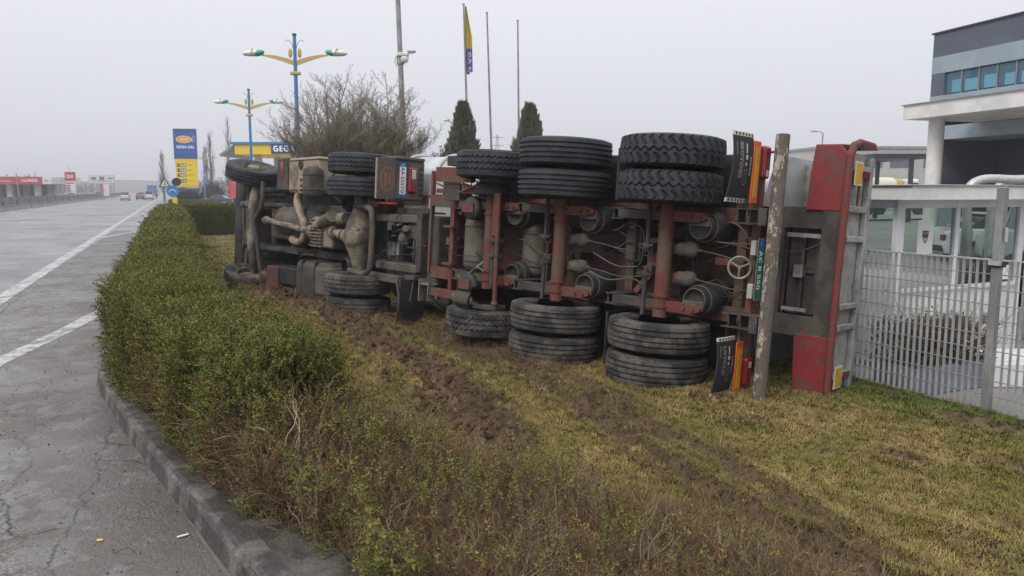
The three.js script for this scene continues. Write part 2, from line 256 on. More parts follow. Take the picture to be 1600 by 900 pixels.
  for (let i = 0; i < p.count; i++) uv.setXY(i, (p.getX(i) - X0) / SX, (p.getZ(i) - Z0) / SY);
  struct('slip_lane', g, m, true);
  struct('slip_lane_far', sheet([P2(-0.7, 17.6), P2(-0.7, 44), P2(-2.7, 44), P2(-2.82, 17.6)], ROAD + 0.004), mat([0.12, 0.116, 0.112], [0.175, 0.17, 0.166], { scale: 2.5, rough: 0.7, speck: 0.6, bump: 0.006 }));
}
{ // kerb stones and the concrete strip behind them
  const conc = mat([0.05, 0.047, 0.04], [0.13, 0.122, 0.108], { scale: 1.1, rough: 0.55, speck: 0.5, bump: 0.01, lo: 0.42, hi: 0.72, N: NB });
  const kerb = thing('kerb', 'wet grey concrete kerb curving between the slip lane and the hedge', 'kerb');
  const cur = new THREE.CatmullRomCurve3(kerbOuter.slice(0, 11).map(p => V(p[0], 0, p[1])), false, 'centripetal'), L = cur.getLength(), n = Math.round(L / 1.0);
  const prof = [[0, -0.1], [0.018, 0.035], [0.035, 0.06], [0.065, 0.072], [0.17, 0.074], [0.17, -0.1]];
  for (let i = 0; i < n; i++) { const pts = []; for (let k = 0; k <= 6; k++) { const p = cur.getPointAt(clamp((i + 0.001 + 0.998 * k / 6) / n)); pts.push([p.x + rr(-0.004, 0.004), ROAD + 0.08 - 0.0 + rr(-0.003, 0.003), p.z]); } part(kerb, 'kerb_stone', sweep(pts, prof), conc); }
  part(kerb, 'kerb_stone', sweep([P(-0.78, 14.01, 0), P(-0.78, 39, 0)], prof), conc);
  const pts = []; for (let k = 0; k <= 60; k++) { const p = cur.getPointAt(k / 60); pts.push([p.x, 0, p.z]); }
  struct('kerb_strip', sweep(pts, [[0.171, -0.1], [0.171, 0.066], [0.53, 0.058], [0.56, -0.1]]), mat([0.05, 0.046, 0.038], [0.115, 0.106, 0.092], { scale: 1.6, rough: 0.6, speck: 0.35, bump: 0.008, N: NB }));
}
{ // median barrier
  const b = thing('median_barrier', 'long dark grey concrete barrier along the middle of the road', 'barrier'), m = mat([0.1, 0.1, 0.105], [0.17, 0.17, 0.175], { scale: 4, rough: 0.75 }), m2 = mat([0.2, 0.2, 0.205], [0.29, 0.29, 0.29], { scale: 3, rough: 0.75 });
  for (let t = 60; t < 330; t += 8) { const s = part(b, 'barrier_segment', sweep([P(-15.6, t + 0.03, ROAD), P(-15.6, t + 7.97, ROAD)], [[0.32, 0.02], [0.3, 0.36], [0.16, 0.55], [0.1, 1.35], [-0.1, 1.35], [-0.16, 0.55], [-0.3, 0.36], [-0.32, 0.02]]), m); part(s, 'footing', sweep([P(-15.6, t + 0.1, ROAD), P(-15.6, t + 7.7, ROAD)], [[0.52, -0.1], [0.4, 0.3], [0.0, 0.3], [0, -0.1]]), m2); }
}
// ---------- the overturned lorry: tractor unit and tipper trailer ----------
// both are built lying: x = towards the rear, y = across the vehicle (up, as it lies), z = out of the underside
const M = {
  tyre: mat([0.017, 0.0195, 0.024], [0.036, 0.039, 0.045], { scale: 0.6, rough: 0.72, speck: 0.3, bump: 0.003 }),
  tyreMud: mat([0.026, 0.026, 0.027], [0.105, 0.094, 0.08], { scale: 1.3, rough: 0.88, speck: 0.5, bump: 0.006, lo: 0.4, hi: 0.66, N: NB }),
  tyreDusty: mat([0.05, 0.048, 0.045], [0.125, 0.115, 0.1], { scale: 0.8, rough: 0.9, speck: 0.4, bump: 0.006 }),
  red: mat([0.136, 0.032, 0.0256], [0.108, 0.068, 0.0496], { scale: 0.9, rough: 0.72, speck: 0.3, bump: 0.003 }),
  redGrime: mat([0.136, 0.032, 0.0256], [0.1, 0.07, 0.052], { scale: 1.2, rough: 0.75, speck: 0.35, lo: 0.3, hi: 0.6, bump: 0.003 }),
  redPaint: mat([0.2, 0.02, 0.02], [0.11, 0.05, 0.043], { scale: 1.1, rough: 0.5, speck: 0.22, lo: 0.5, hi: 0.68, N: NB, bump: 0.002 }),
  dust: mat([0.122, 0.104, 0.0828], [0.072, 0.0648, 0.0562], { scale: 0.6, rough: 0.88, speck: 0.4, bump: 0.004 }),
  dustPale: mat([0.216, 0.18, 0.137], [0.085, 0.07, 0.056], { scale: 0.8, rough: 0.85, speck: 0.45, lo: 0.45, hi: 0.72, bump: 0.004 }),
  tan: mat([0.266, 0.211, 0.141], [0.13, 0.1, 0.07], { scale: 0.8, rough: 0.75, speck: 0.3, lo: 0.48, hi: 0.75 }),
  black: mat([0.0144, 0.0144, 0.0152], [0.036, 0.0328, 0.0296], { scale: 0.7, rough: 0.7, speck: 0.4, bump: 0.002 }),
  grimy: mat([0.0396, 0.036, 0.0324], [0.072, 0.0634, 0.0533], { scale: 0.7, rough: 0.8, speck: 0.35, bump: 0.003 }),
  tank: mat([0.136, 0.12, 0.092], [0.096, 0.084, 0.064], { scale: 0.5, rough: 0.55, speck: 0.25 }),
  rubber: mat([0.022, 0.022, 0.024], [0.05, 0.047, 0.044], { scale: 0.4, rough: 0.65, speck: 0.3 }),
  galv: mat([0.4, 0.4, 0.385], [0.22, 0.215, 0.2], { scale: 1.1, rough: 0.5, speck: 0.25, metal: 0.15, bump: 0.002 }),
  alu: mat([0.52, 0.53, 0.54], [0.4, 0.4, 0.4], { scale: 1.6, rough: 0.38, speck: 0.12, metal: 0.25 }),
  rust: mat([0.13, 0.05, 0.038], [0.085, 0.05, 0.04], { scale: 0.5, rough: 0.8, speck: 0.4, bump: 0.004 }),
  wire: flat([0.11, 0.1, 0.09], 0.6, 0.2), cable: flat([0.03, 0.03, 0.03], 0.6), steel: mat([0.3, 0.29, 0.27], [0.2, 0.18, 0.16], { scale: 0.3, rough: 0.5, metal: 0.3 }),
  lampRed: new THREE.MeshPhysicalMaterial({ color: new THREE.Color().setRGB(0.17, 0.012, 0.017), roughness: 0.25, clearcoat: 0.5 }),
  lampClear: new THREE.MeshPhysicalMaterial({ color: new THREE.Color().setRGB(0.42, 0.4, 0.38), roughness: 0.25, clearcoat: 0.5 }),
  orange: mat([0.66, 0.13, 0.025], [0.5, 0.12, 0.04], { scale: 0.5, rough: 0.45, speck: 0.15, lo: 0.55, hi: 0.85 }), yellow: mat([0.66, 0.36, 0.02], [0.42, 0.27, 0.05], { scale: 0.4, rough: 0.45, lo: 0.55, hi: 0.8, speck: 0.15 }),
};
M.pipe = mat([0.1, 0.085, 0.07], [0.4, 0.36, 0.3], { scale: 1, rough: 0.75, bump: 0.003 });
M.pipe.map = dataTex(256, 1024, (x, y) => { const u = x / 256, v = y / 1024, a = samp(NB, u * 0.35, v * 1.5), f = samp(NC, u * 0.35, v * 1.1), g = samp(ND, u * 0.3, v * 0.8), band = 1 - sm(0.05, 0.2, Math.abs(u - 0.5 + 0.12 * (samp(NA, 0.1, v) - 0.5))), k = sm(0.56, 0.66, a * 0.35 + f * 0.4 + g * 0.3 + band * 0.1 - 0.03), c = mix3([0.115, 0.095, 0.077], [0.36, 0.325, 0.27], k), s = 0.7 + 0.6 * g; return [c[0] * s, c[1] * s, c[2] * s]; }, true);
function tyreGeo(R, W, style) { // axis y
  const h = W / 2, prof = [], r0 = 0.292;
  const side = [[r0, 0.74], [r0 + 0.03, 0.86], [(r0 + R) / 2 - 0.02, 1.0], [(r0 + R) / 2 + 0.05, 1.0], [R - 0.055, 0.95], [R - 0.022, 0.9]];
  const cols = []; // each: function(theta) -> [r, y]
  for (const [r, k] of side) cols.push(() => [r, -h * k]);
  const tw = 0.86 * h, tri = (x) => 1 - 4 * Math.abs((x - Math.floor(x)) - 0.5);
  if (style === 'lug') {
    const n = 30; for (let i = 0; i <= n; i++) { const s = -1 + 2 * i / n; cols.push((t) => { const f = t / (2 * Math.PI) * 34 + 0.22 * Math.sin(s * 6) + (s > 0 ? 0.5 : 0), fr = f - Math.floor(f); const lug = Math.abs(s) > 0.3 && fr < 0.3 ? 1 : 0, zig = Math.abs(s - 0.16 * tri(t / (2 * Math.PI) * 34)) < 0.07 ? 1 : 0; return [R - 0.012 * s * s - 0.02 * Math.max(lug, zig), s * tw]; }); }
  } else {
    const gs = style === 'rib' ? [-0.62, -0.22, 0.22, 0.62] : [-0.5, 0, 0.5], amp = style === 'rib' ? 0.0 : 0.085;
    cols.push(() => [R - 0.012, -tw]);
    for (const g of gs) for (const [o, d] of [[-0.085, 0], [-0.055, 1], [0.055, 1], [0.085, 0]]) cols.push((t) => { const s = g + o + amp * tri(t / (2 * Math.PI) * 45); return [R - 0.01 * s * s - 0.022 * d, s * tw]; });
    cols.push(() => [R - 0.012, tw]);
  }
  for (const [r, k] of side.slice().reverse()) cols.push(() => [r, h * k]);
  const NAz = style === 'lug' ? 306 : 180, m = cols.length, pos = [], idx = [];
  for (let a = 0; a <= NAz; a++) { const t = a / NAz * 2 * Math.PI; for (let j = 0; j < m; j++) { const [r, y] = cols[j](t); pos.push(r * Math.cos(t), y, r * Math.sin(t)); } }
  for (let a = 0; a < NAz; a++) for (let j = 0; j + 1 < m; j++) { const q = a * m + j; idx.push(q, q + 1, q + m, q + 1, q + m + 1, q + m); }
  const g = new THREE.BufferGeometry(); g.setAttribute('position', new THREE.Float32BufferAttribute(pos, 3)); g.setIndex(idx);
  const f = g.toNonIndexed(); f.computeVertexNormals();
  // keep grooves crisp but the round smooth: average normals within 35 degrees would cost little; flat facets are 2 degrees wide
  f.setAttribute('uv', new THREE.Float32BufferAttribute(new Float32Array(f.attributes.position.count * 2), 2));
  const p = f.attributes.position, uv = f.attributes.uv; for (let i = 0; i < p.count; i++) { const t = Math.atan2(p.getZ(i), p.getX(i)), r = Math.hypot(p.getX(i), p.getZ(i)); uv.setXY(i, t * 0.52, p.getY(i) + r); }
  return f;
}
const TG = { rib: tyreGeo(0.525, 0.3, 'rib'), zig: tyreGeo(0.52, 0.3, 'zig'), lug: tyreGeo(0.53, 0.31, 'lug'), small: tyreGeo(0.5, 0.33, 'zig') };
const rimGeo = fuse([lathe([[0.02, 0.02], [0.12, 0.02], [0.14, -0.02], [0.2, -0.05], [0.245, -0.04], [0.255, 0.1], [0.3, 0.12]], 32), lathe([[0.3, -0.12], [0.26, -0.11], [0.25, -0.02]], 32), ...[...Array(10)].map((_, i) => cyl([0.17 * Math.cos(i * 0.628), -0.03, 0.17 * Math.sin(i * 0.628)], [0.17 * Math.cos(i * 0.628), 0.02, 0.17 * Math.sin(i * 0.628)], 0.016, 0.014, 6))]);
metricUV(rimGeo);
function wheel(parent, kind, m, x, y, z, out, label) {
  const w = new THREE.Group(); w.name = 'wheel'; w.position.set(x, y, z); if (out < 0) w.rotation.x = Math.PI; w.rotation.y = rnd() * 6; parent.add(w); if (label) w.userData.label = label;
  const t = new THREE.Mesh(TG[kind], m); t.name = 'tyre'; t.castShadow = t.receiveShadow = true; w.add(t);
  const r = new THREE.Mesh(rimGeo, M.grimy); r.name = 'rim'; r.castShadow = r.receiveShadow = true; w.add(r); return w;
}
function lying(name, label, pos, psi, tau, rho) { const g = thing(name, label, 'truck', pos); g.rotation.set(rho, psi - Math.PI / 2, -tau, 'YZX'); return g; }

// ----- trailer -----
const trailer = lying('tipper_trailer', 'overturned red and silver tipper trailer showing its axles and underside', [1.562, 1.216, -7.924], 0.838, 0.028, -0.056);
trailer.userData.category = 'trailer';
{
  const T = trailer, A2 = -1.37, A1 = -2.58, Z1 = -0.12;
  wheel(T, 'lug', M.tyre, 0, 1.095, 0, 1); wheel(T, 'lug', M.tyre, 0, 0.745, 0, -1); wheel(T, 'rib', M.tyreMud, 0, -0.75, 0, 1); wheel(T, 'rib', M.tyreMud, 0, -1.095, 0, -1);
  wheel(T, 'rib', M.tyre, A2, 1.095, 0, 1); wheel(T, 'rib', M.tyre, A2, 0.745, 0, -1); wheel(T, 'rib', M.tyreMud, A2, -0.75, 0, 1); wheel(T, 'rib', M.tyreMud, A2, -1.095, 0, -1);
  wheel(T, 'small', M.tyre, A1 + 0.03, 0.96, Z1, 1); wheel(T, 'small', M.tyreMud, A1 - 0.02, -0.99, Z1, -1);
  for (const [x, z] of [[0, 0], [A2, 0], [A1, Z1]]) {
    const ax = part(T, 'axle', cyl([x, -0.95, z], [x, 0.95, z], 0.078, 0.078, 24), M.red);
    for (const y of [0.47, 0.36, -0.36, -0.47]) part(ax, 'collar', cyl([x, y - 0.012, z], [x, y + 0.012, z], 0.094, 0.094, 24), M.red);
    for (const s of [1, -1]) { const d = part(T, 'brake_drum', lathe([[0.05, 0], [0.2, 0.0], [0.215, 0.03], [0.215, 0.16], [0.1, 0.17]], 28).scale(1, s, 1).translate(x, s * 0.58, z), M.black); }
    for (const s of [1, -1]) {
      const y = s * 0.46; // trailing arm with its hanger and air spring
      const arm = part(T, 'trailing_arm', [rb(x - 0.6, x - 0.06, y - 0.05, y + 0.05, z - 0.1, z + 0.015, 0.012)], M.grimy);
      const end = part(T, 'spring_bracket', poly([[x + 0.06, -0.05], [x + 0.36, -0.045], [x + 0.45, -0.01], [x + 0.45, 0.02], [x + 0.38, 0.05], [x + 0.06, 0.05]], 0.09, 0.005).translate(0, y, z - 0.07), M.red);
      for (const dx of [0.28, 0.38]) part(end, 'bolt', cyl([x + dx, y, z], [x + dx, y, z + 0.045], 0.022, 0.019, 8), M.rust);
      part(T, 'spring_hanger', [bx(x - 0.68, x - 0.52, y - 0.06, y - 0.048, -0.42, z + 0.02), bx(x - 0.68, x - 0.52, y + 0.048, y + 0.06, -0.42, z + 0.02), bx(x - 0.68, x - 0.665, y - 0.06, y + 0.06, -0.42, z - 0.02)], M.grimy);
      const cy = y - s * 0.09, cx = x + 0.36, sp = part(T, 'air_spring', place(lathe([[0, 0.06], [0.11, 0.06], [0.115, 0.0], [0.128, 0.01], [0.132, 0.08], [0.152, 0.1], [0.17, 0.15], [0.172, 0.25], [0.158, 0.3], [0.15, 0.42]], 36), cx, cy, z - 0.03, -Math.PI / 2), M.rubber);
      part(sp, 'ring', torus(cx, cy, z - 0.12, 0.148, 0.007), M.dust); part(sp, 'ring', torus(cx, cy, z - 0.033, 0.12, 0.006), M.dust);
      part(sp, 'mounting_plate', rb(cx - 0.12, cx + 0.11, cy - 0.045 + s * 0.05, cy + 0.045 + s * 0.05, z - 0.035, z - 0.015, 0.008), M.dust);
    }
    if (x !== A1) for (const yy of [0.13, -0.17]) { // brake chambers and their lines
      const c = part(T, 'brake_chamber', [cyl([x + 0.1, yy, -0.13], [x + 0.2, yy, -0.13], 0.07, 0.074, 20), cyl([x + 0.2, yy, -0.13], [x + 0.215, yy, -0.13], 0.085, 0.085, 20), place(lathe([[0.08, 0], [0.078, 0.05], [0.05, 0.085], [0.018, 0.095], [0.014, 0.13], [0, 0.13]], 20), x + 0.215, yy, -0.13, 0, 0, -Math.PI / 2)], M.dust);
      part(c, 'bracket', bx(x + 0.05, x + 0.11, yy - 0.05, yy + 0.05, -0.2, -0.08), M.red);
      part(T, 'brake_line', tube([[x + 0.33, yy, -0.13], [x + 0.5, yy - 0.02, -0.14], [x + 0.72, yy - 0.06, -0.2], [x + 0.95, yy - 0.04, -0.3]], 0.006, 6, 20), M.wire);
    }
    if (x !== A1) for (const s of [1, -1]) part(T, 'brake_camshaft', [cyl([x - 0.2, s * 0.1, 0.02], [x - 0.2, s * 0.62, 0.02], 0.024, 0.024, 12), cyl([x - 0.2, s * 0.12, 0.02], [x - 0.2, s * 0.17, 0.02], 0.045, 0.045, 12), bx(x - 0.28, x - 0.12, s * 0.15 - 0.01, s * 0.15 + 0.01, -0.04, 0.05), bx(x - 0.25, x - 0.15, s * 0.12 - 0.05, s * 0.12 + 0.05, -0.1, -0.02)], M.grimy);
  }
  // steering axle extras
  part(T, 'track_rod', [cyl([A1 + 0.26, -0.72, 0.02], [A1 + 0.24, 0.62, 0.02], 0.03, 0.03, 14), cyl([A1 + 0.17, 0.1, -0.02], [A1 + 0.17, 0.62, -0.02], 0.045, 0.045, 14), sph(A1 + 0.26, -0.74, 0.02, 0.045)], M.red);
  part(T, 'steering_damper', [cyl([A1 + 0.16, -0.55, -0.02], [A1 + 0.16, 0.08, -0.02], 0.034, 0.034, 14), bx(A1 + 0.1, A1 + 0.3, -0.16, -0.13, -0.05, 0.05), bx(A1 + 0.1, A1 + 0.3, 0.02, 0.05, -0.05, 0.05)], M.grimy);
  part(T, 'brake_chamber', [cyl([A1 - 0.3, -0.72, 0.12], [A1 - 0.12, -0.74, 0.06], 0.09, 0.09, 18), cyl([A1 - 0.36, -0.71, 0.14], [A1 - 0.3, -0.72, 0.12], 0.05, 0.09, 18), cyl([A1 - 0.12, -0.74, 0.05], [A1, -0.76, 0], 0.06, 0.06, 12)], M.dust);
  for (const g of [rb(A1 - 0.1, A1 + 0.3, -0.84, -0.76, -0.18, 0.06, 0.03), rb(A1 - 0.1, A1 + 0.25, 0.74, 0.82, -0.18, 0.04, 0.03)]) part(T, 'steering_knuckle', g, M.grimy);
  for (const y of [0.42, -0.56]) { const s = part(T, 'air_spring', place(lathe([[0.06, 0], [0.13, 0.01], [0.15, 0.05], [0.15, 0.16], [0.13, 0.2], [0.15, 0.24], [0.15, 0.36]], 28), A1 - 0.3, y, -0.02, -Math.PI / 2), M.rubber); part(s, 'mounting_plate', rb(A1 - 0.42, A1 - 0.22, y - 0.06, y + 0.06, -0.02, 0.0, 0.005), M.red); }
  // frame
  for (const s of [1, -1]) { const y = s * 0.5, rail = part(T, 'frame_rail', [bx(-3.95, 1.02, y - 0.012, y + 0.012, -0.86, -0.4), bx(-3.95, 1.02, y - 0.08, y + 0.08, -0.4, -0.375), bx(-3.95, 1.02, y - 0.08, y + 0.08, -0.885, -0.86), bx(-6.3, -3.9, y - 0.07, y + 0.07, -1.02, -0.89)], M.redGrime);
    for (const x of [-3.9, -3.2, -1.9, -0.66, 0.5]) part(rail, 'gusset', bx(x, x + 0.012, y + (s > 0 ? 0.014 : -0.3), y + (s > 0 ? 0.3 : -0.014), -0.84, -0.5), M.redGrime); }
  for (const x of [-3.62, -1.95, -0.7, 0.62]) part(T, 'cross_member', [bx(x - 0.05, x + 0.05, -0.486, 0.486, -0.62, -0.45)], x < -3 ? M.red : M.redGrime);
  part(T, 'floor_plate', bx(-3.94, 1.0, -0.486, 0.486, -0.72, -0.7), M.redGrime);
  part(T, 'hydraulic_valve', [rb(-0.62, -0.42, -0.06, 0.3, -0.4, -0.2, 0.03), ...[...Array(9)].map((_, i) => cyl([-0.5, 0.28 - i * 0.035, -0.2], [-0.45, 0.28 - i * 0.035, -0.13], 0.014, 0.014, 6)), tube([[-0.6, 0.3, -0.2], [-0.5, 0.36, -0.1], [-0.36, 0.3, -0.12], [-0.34, -0.02, -0.12], [-0.42, -0.1, -0.18]], 0.012, 6)], M.grimy);
  part(T, 'cylinder_mount', [bx(-0.3, -0.1, -0.1, 0.22, -0.5, -0.16), place(bx(-0.03, 0.03, -0.02, 0.3, -0.03, 0.03), -0.42, -0.36, -0.2, 0, 0, -0.7)], M.red);
  // hoses
  const hose = (p, r = 0.009) => part(T, 'air_hose', tube(p, r, 6, 30), M.wire);
  hose([[-2.1, 0.02, -0.3], [-1.7, -0.08, -0.18], [-1.45, -0.04, -0.16], [-1.2, 0.02, -0.2]], 0.008); hose([[-1.04, -0.2, -0.13], [-0.8, -0.28, -0.16], [-0.5, -0.24, -0.2], [-0.3, -0.28, -0.1]], 0.01); hose([[-1.04, 0.0, -0.2], [-0.7, -0.12, -0.2], [-0.4, -0.1, -0.2], [-0.2, -0.1, -0.1]]); hose([[-3.6, 0.72, -0.1], [-3.2, 0.62, -0.1], [-2.95, 0.66, -0.05], [-2.7, 0.76, -0.05]], 0.012); hose([[-0.5, 0.14, -0.2], [-0.3, 0.08, -0.15], [-0.2, 0.14, -0.05]]); hose([[0.2, 0.36, -0.3], [0.6, 0.42, -0.3], [0.75, 0.28, -0.3], [0.8, 0.1, -0.3]], 0.008); hose([[-3.3, -0.4, -0.2], [-2.95, -0.5, -0.05], [-2.8, -0.34, -0.1], [-2.55, -0.36, -0.02]], 0.014);
  part(T, 'push_rod', [cyl([-3.0, -0.5, -0.1], [-2.62, -0.2, -0.15], 0.022, 0.022, 10)], M.steel);
  // cables, air lines and small brackets packed between the axles
  for (let i = 0; i < 46; i++) { const x = rr(-3.5, 0.8), y = rr(-0.42, 0.44), z = rr(-0.55, -0.18), a = rnd() < 0.7 ? rr(-0.35, 0.35) : rr(1.2, 1.9), l = rr(0.25, 0.9), m = l / 2; part(T, 'air_line', tube([[x, y, z], [x + m * Math.cos(a) * 0.5, y + m * Math.sin(a) + rr(-0.06, 0.06), z + rr(-0.03, 0.06)], [x + m * Math.cos(a) * 1.4, y + m * Math.sin(a) - rr(0, 0.08), z + rr(-0.03, 0.05)], [x + l * Math.cos(a), y + l * Math.sin(a), z - 0.04]], rr(0.004, 0.011), 5, 14), [M.cable, M.black, M.grimy, M.wire][i % 4]); }
  for (let i = 0; i < 40; i++) { const x = rr(-3.7, 0.9), y = rr(-0.45, 0.45), w = rr(0.02, 0.06), h = rr(0.02, 0.07); part(T, 'bracket', rb(x - w, x + w, y - h, y + h, -0.7, rr(-0.6, -0.36), 0.008), [M.grimy, M.black, M.redGrime, M.dust][i % 4]); }
  for (let i = 0; i < 14; i++) { const x = rr(-3.6, 0.9), y = rr(-0.4, 0.4); part(T, 'valve', [cyl([x, y, -0.62], [x, y, -0.4], 0.035, 0.04, 12), cyl([x - 0.06, y, -0.46], [x + 0.06, y, -0.46], 0.016, 0.016, 8)], i % 2 ? M.grimy : M.black); }
  // air tanks
  for (const [x, y0, y1, z] of [[-3.08, -0.42, 0.32, -0.42], [-2.12, -0.4, 0.28, -0.5]]) {
    const t = part(T, 'air_tank', lathe([[0, y0 - 0.02], [0.1, y0], [0.175, y0 + 0.05], [0.185, y0 + 0.1], [0.185, y1 - 0.1], [0.175, y1 - 0.05], [0.1, y1], [0, y1 + 0.02]], 32).translate(x, 0, z), M.tank);
    part(t, 'strap', [y0 + 0.14, y1 - 0.14].map(y => place(new THREE.TorusGeometry(0.188, 0.008, 6, 32), x, y, z, Math.PI / 2)), M.grimy);
  }
  part(T, 'landing_leg', [bx(-3.46, -3.4, -0.78, 0.5, -0.34, -0.26), bx(-3.52, -3.34, 0.14, 0.17, -0.3, -0.18), bx(-3.52, -3.34, -0.36, -0.33, -0.3, -0.18), cyl([-3.43, -0.95, -0.3], [-3.43, -0.6, -0.3], 0.03, 0.03, 10)], M.red);
  part(T, 'side_beam', [bx(-3.6, -2.9, -0.78, -0.68, -0.16, -0.06)], M.red); part(T, 'side_bracket', [bx(-3.78, -3.765, -0.88, -0.58, -0.2, -0.02), bx(-3.76, -3.58, -0.65, -0.635, -0.2, -0.02), bx(-3.6, -3.59, -0.86, -0.6, -0.12, -0.02)], M.steel);
  part(T, 'crank_handle', [cyl([-3.46, -0.8, -0.1], [-3.3, -0.78, 0.1], 0.03, 0.022, 10)], M.grimy);
  part(T, 'side_beam', [bx(-3.56, -2.9, 0.74, 0.93, -0.12, -0.04), poly([[0, 0], [0.7, 0], [0, 0.14]], 0.02).translate(-3.1, 0.6, -0.1)], M.red);
  for (const g of [rb(-3.42, -3.14, 0.5, 0.72, -0.3, -0.08, 0.01), rb(-3.4, -3.2, 0.95, 1.08, -0.3, -0.08, 0.01)]) part(T, 'tool_box', g, M.grimy);
  part(T, 'side_guard', [bx(-4.0, -3.96, -0.5, 0.9, -0.42, -0.36), bx(-3.97, -3.0, 0.42, 0.56, -0.44, -0.36), bx(-3.97, -3.2, 0.6, 0.66, -0.5, -0.44)], M.redGrime);
  // body: half-round aluminium tub lying behind the frame
  { const sec = []; for (let i = 0; i <= 20; i++) { const a = -Math.PI / 2 + Math.PI * i / 20; sec.push([1.19 * Math.sign(Math.sin(a)) * Math.pow(Math.abs(Math.sin(a)), 0.55), -0.92 - 0.7 + 0.7 * Math.pow(Math.max(0, Math.cos(a)), 0.6)]); } const s = new THREE.Shape([[-1.2, -2.45], ...sec, [1.2, -2.45]].map(p => new THREE.Vector2(p[0], p[1])));
    const g = new THREE.ExtrudeGeometry(s, { depth: 6.2, bevelEnabled: false }); // outline (y, z), depth along x
    g.applyMatrix4(new THREE.Matrix4().set(0, 0, 1, -5.6, 1, 0, 0, 0, 0, 1, 0, 0, 0, 0, 0, 1)); const body = part(T, 'tipper_body', g, M.alu);
    for (const x of [-5.4, -4.6, -3.7, -2.8, -1.9, -1.0, -0.1]) { const p = sec.map(q => [x, q[0] * 1.015, q[1] + 0.015]); part(body, 'body_rib', tube(p, 0.03, 6, 40), M.alu); } }
  // rear frame, tailgate and corners
  part(T, 'rear_floor', [bx(0.3, 1.52, -0.62, 0.62, -0.9, -0.86)], M.black);
  part(T, 'rear_underplate', [bx(1.42, 1.6, -0.62, 0.62, -0.47, -0.4), bx(1.03, 1.42, 0.42, 0.62, -0.47, -0.42), bx(1.03, 1.42, -0.62, -0.42, -0.47, -0.42), bx(1.02, 1.06, -0.42, 0.42, -0.5, -0.42)], M.grimy);
  part(T, 'rear_recess', [bx(1.06, 1.42, -0.42, 0.42, -0.62, -0.6), bx(1.2, 1.23, -0.4, 0.4, -0.6, -0.54), bx(1.34, 1.37, -0.4, 0.4, -0.6, -0.54), bx(1.08, 1.4, -0.012, 0.012, -0.6, -0.56)], M.grimy);
  for (const g of [bx(1.1, 1.42, 0.33, 0.37, -0.44, -0.4), bx(1.1, 1.34, -0.38, -0.35, -0.44, -0.4), bx(1.15, 1.24, -0.06, 0.06, -0.58, -0.5)]) part(T, 'latch', g, M.steel);
  for (const s of [1, -1]) {
    const sh = poly([[1.26, s * 0.6], [1.58, s * 0.6], [1.6, s * 0.95], [1.585, s * 1.12], [1.52, s * 1.2], [1.3, s * 1.2], [1.28, s * 1.0]], 0.02, 0.006).translate(0, 0, -0.42);
    const c = part(T, 'corner_panel', [sh, s > 0 ? bx(1.3, 1.54, 1.19, 1.21, -0.9, -0.42) : bx(1.3, 1.54, -1.21, -1.19, -0.9, -0.42)], M.redPaint);
    for (const g of [[1.4, 0.75], [1.4, 1.05]].map(([x, y]) => cyl([x, s * y, -0.4], [x, s * y, -0.388], 0.01, 0.008, 6))) part(c, 'rivet', g, M.rust);
  }
  { const e = []; for (const [y, z] of [[-1.24, -0.98], [-1.24, -0.62], [-1.2, -0.46], [-1.1, -0.39], [-0.7, -0.375], [0, -0.37], [0.7, -0.375], [1.1, -0.39], [1.2, -0.46], [1.24, -0.62], [1.24, -0.98]]) e.push([1.62, y, z]);
    const lip = []; for (let i = 0; i + 1 < e.length; i++) lip.push(cyl(e[i], e[i + 1], 0.036, 0.036, 10)); for (const q of e) lip.push(sph(...q, 0.036, 1, 1, 1, 10)); part(T, 'rear_rim', lip, mat([0.17, 0.03, 0.026], [0.1, 0.052, 0.042], { scale: 0.5, rough: 0.7, speck: 0.35, lo: 0.42, hi: 0.65, N: NB, bump: 0.003 }));
    part(T, 'top_edge', [bx(1.3, 1.66, 1.2, 1.225, -1.0, -0.6)], M.redPaint); }
  { const gate = part(T, 'tailgate', [bx(1.52, 1.6, -1.14, 1.14, -0.98, -0.42), poly([[1.6, -0.98], [1.52, -0.98], [0.2, -2.4], [0.3, -2.4]], 2.28).rotateX(Math.PI / 2).translate(0, 1.14, 0)], M.galv);
    for (const y of [0.62, 0.34, -0.3, -0.5, 1.0, -0.96]) part(gate, 'gate_rib', rb(1.6, 1.655, y - 0.03, y + 0.03, -0.9, -0.44, 0.012), M.galv);
    part(gate, 'gate_rib', [rb(1.6, 1.66, -1.12, 1.12, -0.97, -0.88, 0.012)], M.galv); part(gate, 'gate_post', cyl([1.64, 0.62, -0.64], [1.64, 1.02, -0.64], 0.012, 0.012, 8), M.rust);
    for (const y of [0.86, -1.06]) { const r = part(gate, 'reflector', bx(1.657, 1.664, y, y + 0.18, -0.62, -0.46), M.yellow); part(r, 'reflector_border', bx(1.655, 1.6605, y - 0.02, y + 0.2, -0.64, -0.44), flat([0.6, 0.57, 0.5], 0.6)); part(gate, 'red_tape', bx(1.657, 1.661, y + 0.06, y + 0.12, -0.86, -0.68), M.lampRed); } }
  // rear underrun guard
  const guard = part(T, 'underrun_guard', new THREE.CylinderGeometry(0.062, 0.062, 2.48, 28).rotateY(2.5).translate(1.2, 0, 0.15), M.pipe, true); part(guard, 'pipe_bore', [cyl([1.2, 1.235, 0.15], [1.2, 1.245, 0.15], 0.052, 0.052, 24)], M.black);
